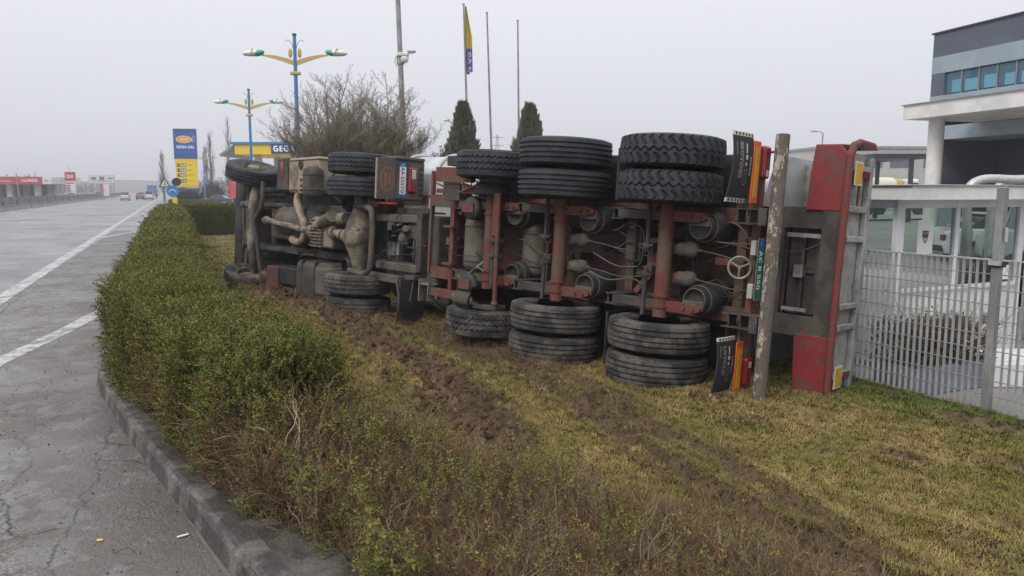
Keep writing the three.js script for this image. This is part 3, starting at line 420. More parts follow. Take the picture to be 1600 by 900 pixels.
  for (const y of [0.5, -0.5]) part(T, 'guard_bracket', [bx(0.72, 1.1, y - 0.07, y - 0.06, -0.12, 0.08), bx(0.72, 1.1, y + 0.06, y + 0.07, -0.12, 0.08), bx(0.78, 0.79, y - 0.07, y + 0.07, -0.12, 0.05), bx(0.9, 0.91, y - 0.07, y + 0.07, -0.12, 0.05), bx(1.04, 1.12, y - 0.08, y + 0.08, 0.0, 0.16)], M.grimy);
  part(T, 'lamp_bar', [bx(0.84, 0.9, -1.15, 1.15, -0.24, -0.17)], M.red);
  for (const y of [0.2, -0.22]) part(T, 'number_plate_lamp', rb(0.87, 0.93, y - 0.075, y + 0.075, -0.19, -0.1, 0.015), M.lampClear);
  { const t = print(512, 96, (c, w, h) => { c.fillStyle = '#0f7a60'; c.fillRect(0, 0, w, h); c.fillStyle = '#2a62b0'; c.fillRect(0, 0, 62, h); c.fillStyle = '#d8dde6'; c.font = 'bold 26px sans-serif'; c.fillText('AL', 14, 60); c.fillStyle = '#e8efe9'; c.font = 'bold 84px sans-serif'; c.fillText('AC R 550', 92, 78); });
    const p = new THREE.Mesh(card(0.56, 0.11), printMat(t, 0.5)); p.name = 'number_plate'; const h = new THREE.Mesh(bx(-0.006, -0.001, -0.3, 0.3, -0.065, 0.065).applyMatrix4(new THREE.Matrix4().makeTranslation(0, 0, 0)), M.steel); h.name = 'plate_holder';
    // the plate faces the rear; its text runs down the vehicle's width
    p.quaternion.setFromRotationMatrix(new THREE.Matrix4().makeBasis(V(0, -1, 0), V(0, 0, -1), V(1, 0, 0)));
    p.position.set(0.975, 0, -0.12); p.castShadow = p.receiveShadow = true; h.position.set(0.973, 0, -0.12); T.add(p, h); }
  { // mudflaps, reflectors, tail lamps
    const flapTex = (big, small, edge) => print(512, 320, (c, w, h) => { c.fillStyle = '#26262a'; c.fillRect(0, 0, w, h); for (let i = 0; i < 500; i++) { c.fillStyle = `rgba(${90 + rnd() * 40},${85 + rnd() * 30},75,${rnd() * 0.14})`; c.fillRect(rnd() * w, rnd() * h, rnd() * 40, 1 + rnd() * 3); }
      c.strokeStyle = '#b4b2ac'; c.lineWidth = 3; c.font = 'bold 66px sans-serif'; c.strokeText(big, 70, 226); c.fillStyle = '#bab7b0'; c.font = 'bold 28px sans-serif'; c.fillText(small, 170, 62); c.font = '20px sans-serif'; c.fillText(small, 70, 285); c.fillRect(80, 112, 70, 22); c.beginPath(); c.arc(180, 122, 20, 0, 7); c.fill(); c.beginPath(); c.arc(230, 128, 14, 0, 7); c.fill(); c.strokeRect(270, 100, 110, 40);
      for (const x0 of edge) { c.fillStyle = '#bdb8aa'; c.fillRect(x0, 0, 30, h); c.fillStyle = '#26262a'; for (let y = 8; y < h; y += 52) c.fillRect(x0 + 5, y, 20, 26); } });
    for (const s of [1, -1]) {
      const y0 = s > 0 ? 0.62 : -1.2, y1 = s > 0 ? 1.26 : -0.64, yc = (y0 + y1) / 2, t = flapTex(s > 0 ? 'MOTORI' : 'LOTOLO', s > 0 ? 'MADEROM' : 'MANDRACI', s > 0 ? [0, 482] : [0, 482]);
      const flap = new THREE.BoxGeometry(0.014, y1 - y0, 0.32, 1, 8, 6); { const p = flap.attributes.position; for (let i = 0; i < p.count; i++) { const zz = p.getZ(i), yy = p.getY(i); p.setX(i, p.getX(i) + 0.05 * Math.sin((yy / 0.6 + 0.5) * 2.6) - 0.2 * zz * zz - (s > 0 ? 0.12 * zz : 0.05 * zz)); } flap.computeVertexNormals(); }
      const fuv = flap.attributes.uv, fp = flap.attributes.position; for (let i = 0; i < fp.count; i++) fuv.setXY(i, 0.5 - fp.getY(i) / (y1 - y0), 0.5 - fp.getZ(i) / 0.32);
      const f = new THREE.Mesh(flap, printMat(t, 0.75)); f.name = 'mudflap'; f.castShadow = f.receiveShadow = true; f.position.set(0.84, yc, 0.235); T.add(f);
      const r = part(T, 'reflector_board', [rb(0.9, 0.915, y0 + 0.0, y1 - 0.06, -0.055, 0.085, 0.006)], M.orange); part(r, 'reflector', bx(0.915, 0.919, y0 + 0.05, y1 - 0.12, -0.022, 0.052), M.yellow);
      const l = part(T, 'tail_lamp', [rb(0.88, 0.96, s > 0 ? 0.86 : -1.14, s > 0 ? 1.17 : -0.86, -0.2, -0.07, 0.03, 3)], M.lampRed); part(l, 'clear_lens', rb(0.955, 0.966, s > 0 ? 0.88 : -0.96, s > 0 ? 0.94 : -0.9, -0.16, -0.11, 0.008), M.lampClear);
      part(T, 'flap_arm', [cyl([0.86, s * 0.5, -0.06], [0.86, s * 1.2, -0.06], 0.024, 0.024, 12)], M.red);
    }
    part(T, 'side_lamp_stalk', [cyl([0.92, 1.1, -0.14], [1.14, 1.12, -0.02], 0.012, 0.01, 8), sph(1.15, 1.12, -0.01, 0.022)], M.lampRed);
    for (const [x0, x1] of [[-3.3, -2.0], [-1.96, -0.72], [-0.68, 0.72]]) for (const q of [1, -1]) part(T, 'mudguard_gap_plate', q > 0 ? bx(x0, x1, 0.56, 1.13, -0.64, -0.62) : bx(x0, x1, -1.13, -0.56, -0.64, -0.62), M.black);  // black plates added to stand for the shade in the gaps behind the wheels
    part(T, 'mudguard_gap_plate', [-0.7].map(x => bx(x - 0.012, x + 0.012, 0.6, 1.16, -0.5, -0.08)), M.black); part(T, 'mudguard_gap_plate', [-0.69].map(x => bx(x - 0.012, x + 0.012, -1.2, -0.62, -0.5, -0.05)), M.black);
  }
  { const hw = part(T, 'hand_wheel', [place(new THREE.TorusGeometry(0.105, 0.013, 8, 32), 0.78, 0.0, -0.1, 0, 0.35, 0), ...[0.5, 2.6, 4.7].map(a => cyl([0.78, 0, -0.1], [0.78 + 0.1 * Math.cos(a), 0.1 * Math.sin(a), -0.1 - 0.035 * Math.cos(a)], 0.01, 0.01, 6)), cyl([0.78, 0, -0.1], [0.74, 0, -0.3], 0.02, 0.02, 10)], M.steel); part(T, 'hand_wheel_bracket', [bx(0.44, 0.74, 0.0, 0.07, -0.34, -0.26)], M.red); }
}

// ----- tractor unit -----
const tractor = lying('lorry_tractor', 'overturned lorry tractor unit with dusty gearbox, exhaust and driveshaft exposed', [-2.369, 1.236, -12.045], 0.70, 0.001, -0.066);
{
  const T = tractor, FX = -4.3;
  wheel(T, 'zig', M.tyre, 0, 1.095, 0, 1); wheel(T, 'zig', M.tyre, 0, 0.74, 0, -1); wheel(T, 'zig', M.tyreDusty, 0, -0.74, 0, 1); wheel(T, 'zig', M.tyreMud, 0, -1.095, 0, -1);
  for (const s of [1, -1]) { const h = new THREE.Group(); h.name = 'steered_wheel'; h.position.set(FX, s * 1.04, 0); h.rotation.z = -0.3; T.add(h); const m = s > 0 ? M.tyre : M.tyreMud, t = new THREE.Mesh(TG.zig, m), r = new THREE.Mesh(rimGeo, M.dustPale); t.name = 'tyre'; r.name = 'rim'; if (s < 0) { t.rotation.x = r.rotation.x = Math.PI; } t.castShadow = t.receiveShadow = r.castShadow = r.receiveShadow = true; h.add(t, r); const hub = part(h, 'hub', lathe([[0, 0.14], [0.1, 0.14], [0.13, 0.1], [0.14, 0.02]], 24).scale(1, s, 1), M.dustPale); }
  // rear axle and differential
  part(T, 'rear_axle', [cyl([0, -0.95, 0], [0, 0.95, 0], 0.1, 0.1, 24), place(lathe([[0.1, -0.5], [0.13, -0.36], [0.2, -0.2], [0.235, -0.05], [0.235, 0.05], [0.2, 0.2], [0.13, 0.36], [0.1, 0.5]], 32), 0, 0, 0)], M.dustPale);
  part(T, 'differential', [place(lathe([[0, 0.26], [0.08, 0.25], [0.17, 0.2], [0.215, 0.1], [0.22, 0]], 32), 0.02, -0.02, 0, Math.PI / 2), cyl([-0.1, -0.02, 0], [-0.42, -0.02, 0.03], 0.19, 0.1, 24), ...[...Array(12)].map((_, i) => cyl([0.19 * Math.cos(i * 0.5236) + 0.02, 0.19 * Math.sin(i * 0.5236), 0.08], [0.19 * Math.cos(i * 0.5236) + 0.02, 0.19 * Math.sin(i * 0.5236), 0.16], 0.018, 0.016, 6))], M.dustPale);
  part(T, 'propeller_shaft', [cyl([-0.42, -0.02, 0.03], [-0.75, 0.02, 0.05], 0.05, 0.06, 16), cyl([-0.5, -0.01, 0.03], [-0.56, 0, 0.04], 0.085, 0.085, 14), cyl([-0.7, 0.02, 0.05], [-0.78, 0.02, 0.05], 0.1, 0.1, 14)], M.tan);
  const gb = part(T, 'gearbox', [rb(-1.5, -0.78, -0.26, 0.26, -0.45, 0.08, 0.06), cyl([-0.95, 0.2, 0], [-0.55, 0.26, -0.05], 0.12, 0.09, 16), cyl([-1.3, 0.1, 0.1], [-0.7, 0.28, 0.12], 0.08, 0.1, 14), cyl([-1.46, 0, 0.02], [-1.7, 0, 0.02], 0.12, 0.1, 18)], M.dustPale);
  for (const g of [...Array(9)].map((_, i) => bx(-1.46, -1.06, -0.24 + i * 0.055, -0.222 + i * 0.055, 0.08, 0.13))) part(gb, 'cooling_fin', g, M.dustPale); for (const g of [...Array(8)].map((_, i) => cyl([-1.5 + 0.1 * (i % 2), -0.22 + 0.06 * i, 0.08], [-1.5 + 0.1 * (i % 2), -0.22 + 0.06 * i, 0.14], 0.018, 0.015, 6))) part(gb, 'bolt', g, M.dust);
  part(T, 'engine_sump', [sph(-3.1, 0.12, -0.25, 0.34, 1.5, 0.75, 0.7, 24), rb(-3.9, -2.4, -0.22, 0.42, -0.7, -0.2, 0.08)], M.dust);
  part(T, 'bell_housing', [cyl([-2.4, 0.06, -0.35], [-1.5, 0.04, -0.25], 0.33, 0.24, 24)], M.grimy);
  part(T, 'driveshaft', [cyl([-3.4, 0.13, 0.06], [-1.62, 0.01, 0.08], 0.052, 0.052, 18), sph(-3.44, 0.13, 0.06, 0.085), cyl([-3.56, 0.14, 0.05], [-3.4, 0.13, 0.06], 0.06, 0.06, 14), cyl([-2.0, 0.035, 0.075], [-1.9, 0.03, 0.075], 0.068, 0.068, 16)], M.dustPale);
  part(T, 'exhaust_pipe', tube([[-2.42, 0.66, -0.1], [-2.38, 0.52, -0.05], [-2.12, 0.3, 0.0], [-1.92, 0.12, 0.02], [-1.9, -0.08, 0.02], [-2.02, -0.19, 0.02], [-2.3, -0.21, 0.0], [-2.52, -0.18, -0.04]], 0.068, 14, 60), M.tan);
  const sil = part(T, 'silencer', [rb(-2.72, -1.5, 0.66, 1.28, -0.55, -0.02, 0.05, 3), rb(-2.2, -1.95, 0.64, 0.95, -0.03, 0.03, 0.02)], M.tan);
  part(sil, 'outlet', [torus(-2.2, 1.15, -0.015, 0.075, 0.014), cyl([-2.2, 1.15, -0.014], [-2.2, 1.15, -0.008], 0.07, 0.07, 20)], M.black); part(sil, 'seam', [rb(-2.735, -1.485, 0.7, 0.72, -0.56, -0.01, 0.005), rb(-2.735, -1.485, 1.22, 1.24, -0.56, -0.01, 0.005), torus(-2.42, 0.66, -0.12, 0.08, 0.016, Math.PI / 2)], M.grimy); for (const g of [0.7, 0.78, 0.88].map(y => cyl([-2.05, y, 0.03], [-2.05, y, 0.06], 0.02, 0.016, 8))) part(sil, 'sensor', g, M.black);
  const at = part(T, 'air_tank', lathe([[0, 0.54], [0.1, 0.55], [0.17, 0.6], [0.18, 0.68], [0.18, 0.98], [0.17, 1.05], [0.1, 1.1], [0, 1.11]], 28).translate(-1.62, 0, 0.02), M.grimy); part(at, 'strap', [0.7, 0.95].map(y => place(new THREE.TorusGeometry(0.183, 0.008, 6, 28), -1.62, y, 0.02, Math.PI / 2)), M.black);
  part(T, 'mudguard_edge', tube([[-0.62, 1.25, -0.2], [-0.68, 1.0, 0.1], [-0.72, 0.7, 0.15], [-0.68, 0.5, 0.0]], 0.022, 8), M.grimy);
  // upper front wing box with stickers
  part(T, 'battery_box', [rb(-3.3, -2.82, 0.7, 1.3, -0.6, -0.05, 0.03)], M.grimy); part(T, 'side_reflector', bx(-3.12, -3.0, 0.9, 1.22, -0.052, -0.042), M.lampRed);
  // front axle, links
  part(T, 'front_axle', tube([[FX + 0.28, 0.95, -0.05], [FX + 0.3, 0.72, 0.06], [FX + 0.32, 0.4, 0.12], [FX + 0.24, 0.0, 0.1], [FX + 0.3, -0.35, 0.12], [FX + 0.22, -0.65, 0.05], [FX + 0.12, -0.9, -0.05]], 0.085, 14, 60), M.dustPale);
  part(T, 'drag_link', [tube([[FX + 0.7, 0.86, 0.08], [FX + 0.72, 0.4, 0.12], [FX + 0.5, 0.1, 0.14], [FX + 0.52, -0.3, 0.1], [FX + 0.6, -0.85, 0.05]], 0.045, 10, 40)], M.grimy);
  part(T, 'track_rod', [cyl([FX + 0.05, 0.8, 0.1], [FX - 0.05, -0.75, 0.08], 0.035, 0.035, 12), cyl([FX, 0.42, 0.1], [FX + 0.3, 0.4, 0.1], 0.07, 0.07, 14), cyl([FX + 0.05, -0.3, 0.1], [FX - 0.12, -0.42, 0.1], 0.09, 0.05, 14)], M.dust);
  for (const g of [0.42, -0.42].map(y => tube([[FX - 0.9, y, -0.3], [FX - 0.3, y, -0.08], [FX + 0.3, y, -0.06], [FX + 1.0, y, -0.3]], 0.05, 6))) part(T, 'leaf_spring', g, M.grimy);
  for (const g of [cyl([FX + 0.25, 0.6, 0.05], [FX + 0.35, 0.62, -0.5], 0.05, 0.05, 12), cyl([FX + 0.25, -0.6, 0.05], [FX + 0.35, -0.62, -0.5], 0.05, 0.05, 12)]) part(T, 'shock_absorber', g, M.black);
  // chassis
  for (const s of [1, -1]) part(T, 'frame_rail', [bx(-5.3, 1.5, s * 0.4 - 0.012, s * 0.4 + 0.012, -0.55, -0.27), bx(-5.3, 1.5, s * 0.4 - 0.06, s * 0.4 + 0.06, -0.27, -0.25)], M.grimy);
  for (const x of [-3.9, -1.9, -0.75, 0.7]) part(T, 'cross_member', bx(x - 0.05, x + 0.05, -0.388, 0.388, -0.5, -0.32), M.black);
  part(T, 'rear_cross_member', [rb(1.36, 1.5, -0.46, 0.4, -0.3, -0.14, 0.02), rb(1.56, 1.82, -0.62, 0.36, -0.5, -0.2, 0.05)], M.grimy);
  part(T, 'rear_subframe', [rb(0.2, 1.5, 0.24, 0.36, -0.26, -0.15, 0.02), rb(0.3, 1.42, -0.48, -0.36, -0.26, -0.12, 0.02), rb(0.1, 1.1, -0.66, -0.54, -0.16, -0.04, 0.02)], M.dust);
  part(T, 'anti_roll_bar', tube([[0.02, 0.46, 0.1], [0.38, 0.44, 0.1], [0.5, 0.4, 0.1], [0.54, 0.28, 0.1], [0.54, -0.3, 0.1], [0.5, -0.48, 0.1], [0.36, -0.56, 0.1], [-0.12, -0.55, 0.1]], 0.045, 12, 60), M.dust);
  for (const g of [place(lathe([[0.1, 0], [0.14, 0.05], [0.14, 0.3]], 24), 0.55, 0.52, -0.05, -Math.PI / 2), place(lathe([[0.1, 0], [0.14, 0.05], [0.14, 0.3]], 24), -0.55, 0.5, -0.02, -Math.PI / 2), place(lathe([[0.1, 0], [0.14, 0.05], [0.14, 0.3]], 24), -0.5, -0.5, -0.02, -Math.PI / 2)]) part(T, 'air_spring', g, M.rubber);
  for (let i = 0; i < 26; i++) { const x = rr(0.5, 1.4), y = rr(-0.3, 0.28), z = rr(-0.4, -0.1), a = rr(0, 6.3), l = rr(0.12, 0.35); part(T, 'hose', tube([[x, y, z], [x + l * 0.5 * Math.cos(a) + rr(-0.06, 0.06), y + l * 0.5 * Math.sin(a), z + rr(-0.05, 0.08)], [x + l * Math.cos(a), y + l * Math.sin(a), z - 0.04]], rr(0.006, 0.016), 5, 8), i % 4 ? M.grimy : M.steel); }
  for (let i = 0; i < 22; i++) { const x = rr(-3.9, -0.6), y = rr(-0.42, 0.5), a = rr(-1, 1), l = rr(0.2, 0.6); part(T, 'hose', tube([[x, y, -0.3], [x + l * 0.5 * Math.cos(a), y + l * 0.5 * Math.sin(a), -0.18], [x + l * Math.cos(a), y + l * Math.sin(a), -0.3]], rr(0.01, 0.024), 5, 8), i % 3 ? M.black : M.grimy); }
  for (let i = 0; i < 30; i++) { const x = rr(-4.0, 1.3), y = rr(-0.36, 0.36), w = rr(0.03, 0.09), h = rr(0.03, 0.09); part(T, 'bracket', rb(x - w, x + w, y - h, y + h, -0.68, rr(-0.5, -0.28), 0.012), [M.grimy, M.black, M.dust][i % 3]); }
  part(T, 'coupling_bracket', [rb(1.05, 1.3, 0.02, 0.22, -0.3, -0.2, 0.02), cyl([1.0, 0.1, -0.2], [1.15, 0.16, -0.1], 0.04, 0.05, 10), sph(0.9, 0.0, -0.25, 0.1)], M.dust);
  part(T, 'deck', bx(-4.6, 1.4, -0.8, 0.8, -0.74, -0.7), M.black);
  // fuel tank with straps, step box
  const ft = part(T, 'fuel_tank', rb(-2.05, -0.72, -1.2, -0.5, -0.5, 0.12, 0.12, 4), M.grimy); part(ft, 'strap', [-1.75, -1.25].map(x => rb(x - 0.03, x + 0.03, -1.215, -0.485, -0.515, 0.135, 0.12, 4)), M.black); part(ft, 'tank_panel', rb(-1.2, -0.66, -1.05, -0.56, -0.3, 0.16, 0.06, 3), M.dust); part(ft, 'filler_pipe', tube([[-2.1, -0.55, 0.0], [-1.8, -0.42, 0.1], [-1.4, -0.4, 0.06]], 0.02, 8), M.black);
  part(T, 'step_box', [rb(-3.4, -2.3, -1.02, -0.7, -0.45, -0.02, 0.03)], M.black); part(T, 'cab_step', [rb(-3.5, -3.0, -1.2, -0.72, -0.1, 0.02, 0.02)], mat([0.14, 0.045, 0.03], [0.05, 0.045, 0.04], { scale: 0.7, rough: 0.7 }));
  // cab lying beyond the front axle
  part(T, 'cab', [rb(-5.75, -3.6, -1.2, 1.2, -3.0, -0.75, 0.14, 3)], M.black); part(T, 'bumper', [rb(-5.95, -5.55, -1.2, 1.15, -0.95, -0.25, 0.1, 3)], M.black); part(T, 'inner_wing', [rb(-5.5, -3.7, 0.66, 1.16, -0.95, -0.6, 0.1), rb(-5.5, -3.7, -1.16, -0.66, -0.95, -0.6, 0.1)], M.black);
  part(T, 'radiator', rb(-5.2, -5.0, -0.4, 0.4, -1.0, -0.2, 0.04), M.grimy); part(T, 'wing_stay', [tube([[-5.3, 0.75, -0.5], [-5.2, 0.4, -0.2], [-5.15, -0.4, -0.2]], 0.03, 8), sph(-5.0, 0.42, -0.1, 0.07)], M.dust);
  // rear mudguard panel with plate and lamp, facing the rear
  const back = (name, y0, y1, z0, z1, x, m, t = 0.02, r = 0.01) => part(T, name, rb(x - t, x, y0, y1, z0, z1, r), m);
  part(T, 'rear_mudguard', [rb(0.84, 0.97, 0.56, 1.16, -0.52, 0.0, 0.04, 3), rb(0.5, 1.0, 1.15, 1.2, -0.5, 0.0, 0.02)], mat([0.06, 0.053, 0.047], [0.1, 0.088, 0.075], { scale: 0.7, rough: 0.7, speck: 0.25 }));
  { const t = print(256, 512, (c, w, h) => { c.fillStyle = '#4e4841'; c.fillRect(0, 0, w, h); for (let i = 0; i < 700; i++) { c.fillStyle = `rgba(${110 + rnd() * 50},${95 + rnd() * 40},80,${rnd() * 0.12})`; c.fillRect(rnd() * w, rnd() * h, 2 + rnd() * 8, 2 + rnd() * 8); } c.strokeStyle = '#a05a44'; c.lineWidth = 8; c.beginPath(); c.ellipse(150, 256, 92, 150, 0, 0, 7); c.stroke(); c.lineWidth = 4; c.beginPath(); c.ellipse(150, 256, 76, 128, 0, 0, 7); c.stroke(); c.save(); c.translate(150, 256); c.rotate(Math.PI / 2); c.fillStyle = '#a05a44'; c.font = 'bold 48px sans-serif'; c.textAlign = 'center'; c.fillText('NISAN', 0, -10); c.fillText('MOSAN', 0, 44); c.restore(); c.fillStyle = '#b9a08c'; for (let y = 0; y < h; y += 5) c.fillRect(0, y, 8 + rnd() * 14, 4); });
    const g = new THREE.BoxGeometry(0.015, 0.58, 0.3, 1, 6, 4), p = g.attributes.position, uv = g.attributes.uv; for (let i = 0; i < p.count; i++) { const zz = p.getZ(i), yy = p.getY(i); uv.setXY(i, 0.5 - zz / 0.3, yy / 0.58 + 0.5); p.setX(i, p.getX(i) - 0.25 * (zz + 0.15) * (zz + 0.15) - 0.05 * zz); } g.computeVertexNormals();
    const f = new THREE.Mesh(g, printMat(t, 0.75)); f.name = 'mudflap'; f.position.set(0.965, 0.86, 0.15); f.castShadow = f.receiveShadow = true; T.add(f); }
  { const t = print(512, 112, (c, w, h) => { c.fillStyle = '#d9dad6'; c.fillRect(0, 0, w, h); c.fillStyle = '#2c62ad'; c.fillRect(0, 0, 60, h); c.fillRect(w - 46, 0, 46, h); c.fillStyle = '#dfe4ea'; c.font = 'bold 30px sans-serif'; c.fillText('AL', 10, 68); c.fillStyle = '#1c1c1e'; c.font = 'bold 86px sans-serif'; c.fillText('AA·555TO', 66, 88, 390); });
    const p = new THREE.Mesh(card(0.5, 0.11), printMat(t, 0.5)); p.name = 'number_plate'; p.quaternion.setFromRotationMatrix(new THREE.Matrix4().makeBasis(V(0, -1, 0), V(0, 0, -1), V(1, 0, 0))); p.position.set(0.976, 0.86, -0.13); p.castShadow = p.receiveShadow = true; T.add(p); }
  const tl = part(T, 'tail_lamp', rb(0.95, 1.02, 0.68, 1.06, -0.36, -0.22, 0.035, 3), M.lampRed); part(tl, 'clear_lens', rb(1.0, 1.026, 0.88, 1.02, -0.33, -0.26, 0.02, 3), M.lampClear);
  for (const g of [...Array(6)].map((_, i) => bx(0.965, 0.974, 0.64 + i * 0.075, 0.68 + i * 0.075, -0.48, -0.41))) part(T, 'vent_slot', g, M.black);
  part(T, 'red_strip', [rb(0.1, 0.92, 0.5, 0.53, -0.1, -0.06, 0.01)], flat([0.5, 0.03, 0.03], 0.4));
  part(T, 'mudflap', [rb(1.36, 1.42, -1.22, -0.56, -0.3, 0.12, 0.02), tube([[1.3, -0.6, 0.1], [1.52, -0.8, 0.2], [1.56, -1.0, 0.22], [1.4, -1.24, 0.15]], 0.022, 8)], M.black); part(T, 'mudflap_stay', [cyl([1.44, -0.52, -0.1], [1.5, -0.86, 0.0], 0.014, 0.014, 8), bx(1.3, 1.56, -0.56, -0.5, -0.14, -0.02)], M.grimy);
}
// ---------- plants ----------
const Q = new THREE.Quaternion(), EUL = new THREE.Euler();
const quatTo = (n, spin) => { const q = new THREE.Quaternion().setFromUnitVectors(UP, n), r = new THREE.Quaternion().setFromAxisAngle(UP, spin); return q.multiply(r); };
const leafMat = new THREE.MeshPhysicalMaterial({ color: 0xffffff, roughness: 0.62, side: THREE.DoubleSide, specularIntensity: 0.35 });
const matteMat = new THREE.MeshPhysicalMaterial({ color: 0xffffff, roughness: 0.95, side: THREE.DoubleSide, specularIntensity: 0.15 });
function leaf(B, o, dir, side, L, W) { const n = dir.clone().cross(side).normalize(), m = o.clone().addScaledVector(dir, L * 0.45), t = o.clone().addScaledVector(dir, L).addScaledVector(n, -L * 0.12), a = m.clone().addScaledVector(side, W / 2).addScaledVector(n, W * 0.18), b = m.clone().addScaledVector(side, -W / 2).addScaledVector(n, W * 0.18); B.tri(o, a, t, n.clone().addScaledVector(side, -0.3).normalize()); B.tri(o, t, b, n.clone().addScaledVector(side, 0.3).normalize()); }
function sprig(nl, L, W, len, stem = 0.0016) { const B = new Buf(); let p = V(0, 0, 0), d = V(rr(-0.25, 0.25), 1, rr(-0.25, 0.25)).normalize(); for (let i = 0; i < nl; i++) { const q = p.clone().addScaledVector(d, len / nl); if (stem) B.stick(p, q, stem, stem * 0.8, 3); p = q; const a = i * 2.4 + rr(-0.4, 0.4), e = i === nl - 1 ? 1.3 : rr(0.25, 0.8), dir = V(Math.cos(a) * Math.cos(e), Math.sin(e), Math.sin(a) * Math.cos(e)), s = V(-Math.sin(a), rr(-0.4, 0.4), Math.cos(a)).normalize(); const k = rr(0.7, 1.15); leaf(B, p, dir, s, L * k, W * k); d = d.clone().add(V(rr(-0.15, 0.15), 0, rr(-0.15, 0.15))).normalize(); } return B.geo(); }
function twig(len, n, r0) { const B = new Buf(); const go = (p, d, l, r, dep) => { const k = 4; for (let i = 0; i < k; i++) { const q = p.clone().addScaledVector(d, l / k); B.stick(p, q, r * (1 - i / k * 0.6), r * (1 - (i + 1) / k * 0.6), 4); p = q; d = d.clone().add(V(rr(-0.55, 0.55), rr(-0.25, 0.3), rr(-0.55, 0.55))).normalize(); if (dep < 2 && i > 0 && rnd() < 0.85) go(p, d.clone().add(V(rr(-1, 1), rr(-0.2, 0.5), rr(-1, 1)).multiplyScalar(0.8)).normalize(), l * rr(0.4, 0.7), r * 0.55, dep + 1); } }; for (let i = 0; i < n; i++) go(V(0, 0, 0), V(rr(-0.6, 0.6), 1, rr(-0.6, 0.6)).normalize(), len, r0, 0); return B.geo(); }
// hedge: centre line, width, height, how leafy
const hedgeKeys = [[...P2(-0.06, 38.4), 0.84, 1.17, 1], [...P2(-0.07, 24), 0.84, 1.14, 1], [...P2(-0.1, 14), 0.84, 1.1, 1], [-4.1, -9.0, 0.92, 1.07, 1], [-3.46, -7.6, 0.98, 1.04, 1], [-2.55, -6.3, 0.86, 0.99, 0.98], [-1.74, -5.25, 0.82, 0.95, 0.92], [-1.42, -4.82, 0.84, 0.92, 0.7], [-1.12, -4.5, 0.9, 0.6, 0.42], [-0.62, -4.15, 1.1, 0.52, 0.4], [0.0, -3.7, 1.35, 0.47, 0.26], [0.5, -3.1, 1.4, 0.43, 0.18], [0.95, -2.5, 1.4, 0.4, 0.16]];
const hLen = [0]; for (let i = 1; i < hedgeKeys.length; i++) hLen.push(hLen[i - 1] + Math.hypot(hedgeKeys[i][0] - hedgeKeys[i - 1][0], hedgeKeys[i][1] - hedgeKeys[i - 1][1]));
function hedgeAt(s) { let i = 0; while (i < hLen.length - 2 && s > hLen[i + 1]) i++; const t = clamp((s - hLen[i]) / (hLen[i + 1] - hLen[i])), a = hedgeKeys[i], b = hedgeKeys[i + 1], o = a.map((v, k) => lerp(v, b[k], t)), dx = b[0] - a[0], dz = b[1] - a[1], l = Math.hypot(dx, dz); return { x: o[0], z: o[1], w: o[2], h: o[3], f: o[4], rx: dz / l, rz: -dx / l }; } // r: right hand seen from the camera
const sEnd = hLen[hLen.length - 1], sNear = hLen[3];
function hedgePoint(s, u, inset) { // u 0..1 round the section: left side, top, right side
  const k = hedgeAt(s), hw = k.w / 2 - inset, h = k.h - inset, per = [h * 0.9, k.w, h * 0.9], tot = per[0] + per[1] + per[2]; let d = u * tot, lx, y, nx = 0, ny = 0;
  if (d < per[0]) { lx = -hw; y = 0.1 * h + d; nx = -1; } else if (d < per[0] + per[1]) { lx = -hw + (d - per[0]) / k.w * 2 * hw; y = h; ny = 1; const e = Math.abs(lx) / hw; y -= 0.05 * Math.pow(e, 6); } else { lx = hw; y = h - (d - per[0] - per[1]); nx = 1; }
  const lump = (samp(NB, s / 2.6, u * 0.5 + 0.1) - 0.5) * 0.42 + (samp(NC, s / 3, u * 0.6) - 0.5) * 0.12 - (s > sNear - 6 ? 0.15 * Math.pow(Math.abs(Math.cos(Math.PI * s / 0.95 + 2.2 * samp(NA, s / 9, 0.2))), 7) * (ny ? 0.8 : 1) : 0);
  return { p: V(k.x + k.rx * lx + k.rx * nx * lump, Math.max(0.06, y + ny * lump * 0.5), k.z + k.rz * lx + k.rz * nx * lump), n: V(k.rx * nx, ny + 0.12, k.rz * nx).normalize(), k };
}
const greens = [[0.09, 0.112, 0.02], [0.125, 0.142, 0.026], [0.165, 0.16, 0.036], [0.066, 0.088, 0.022], [0.19, 0.16, 0.045]], browns = [[0.14, 0.095, 0.05], [0.11, 0.07, 0.038], [0.19, 0.135, 0.068]];
const hedge = thing('hedge', 'long clipped green hedge along the kerb, torn open and brown at its broken end', 'hedge');
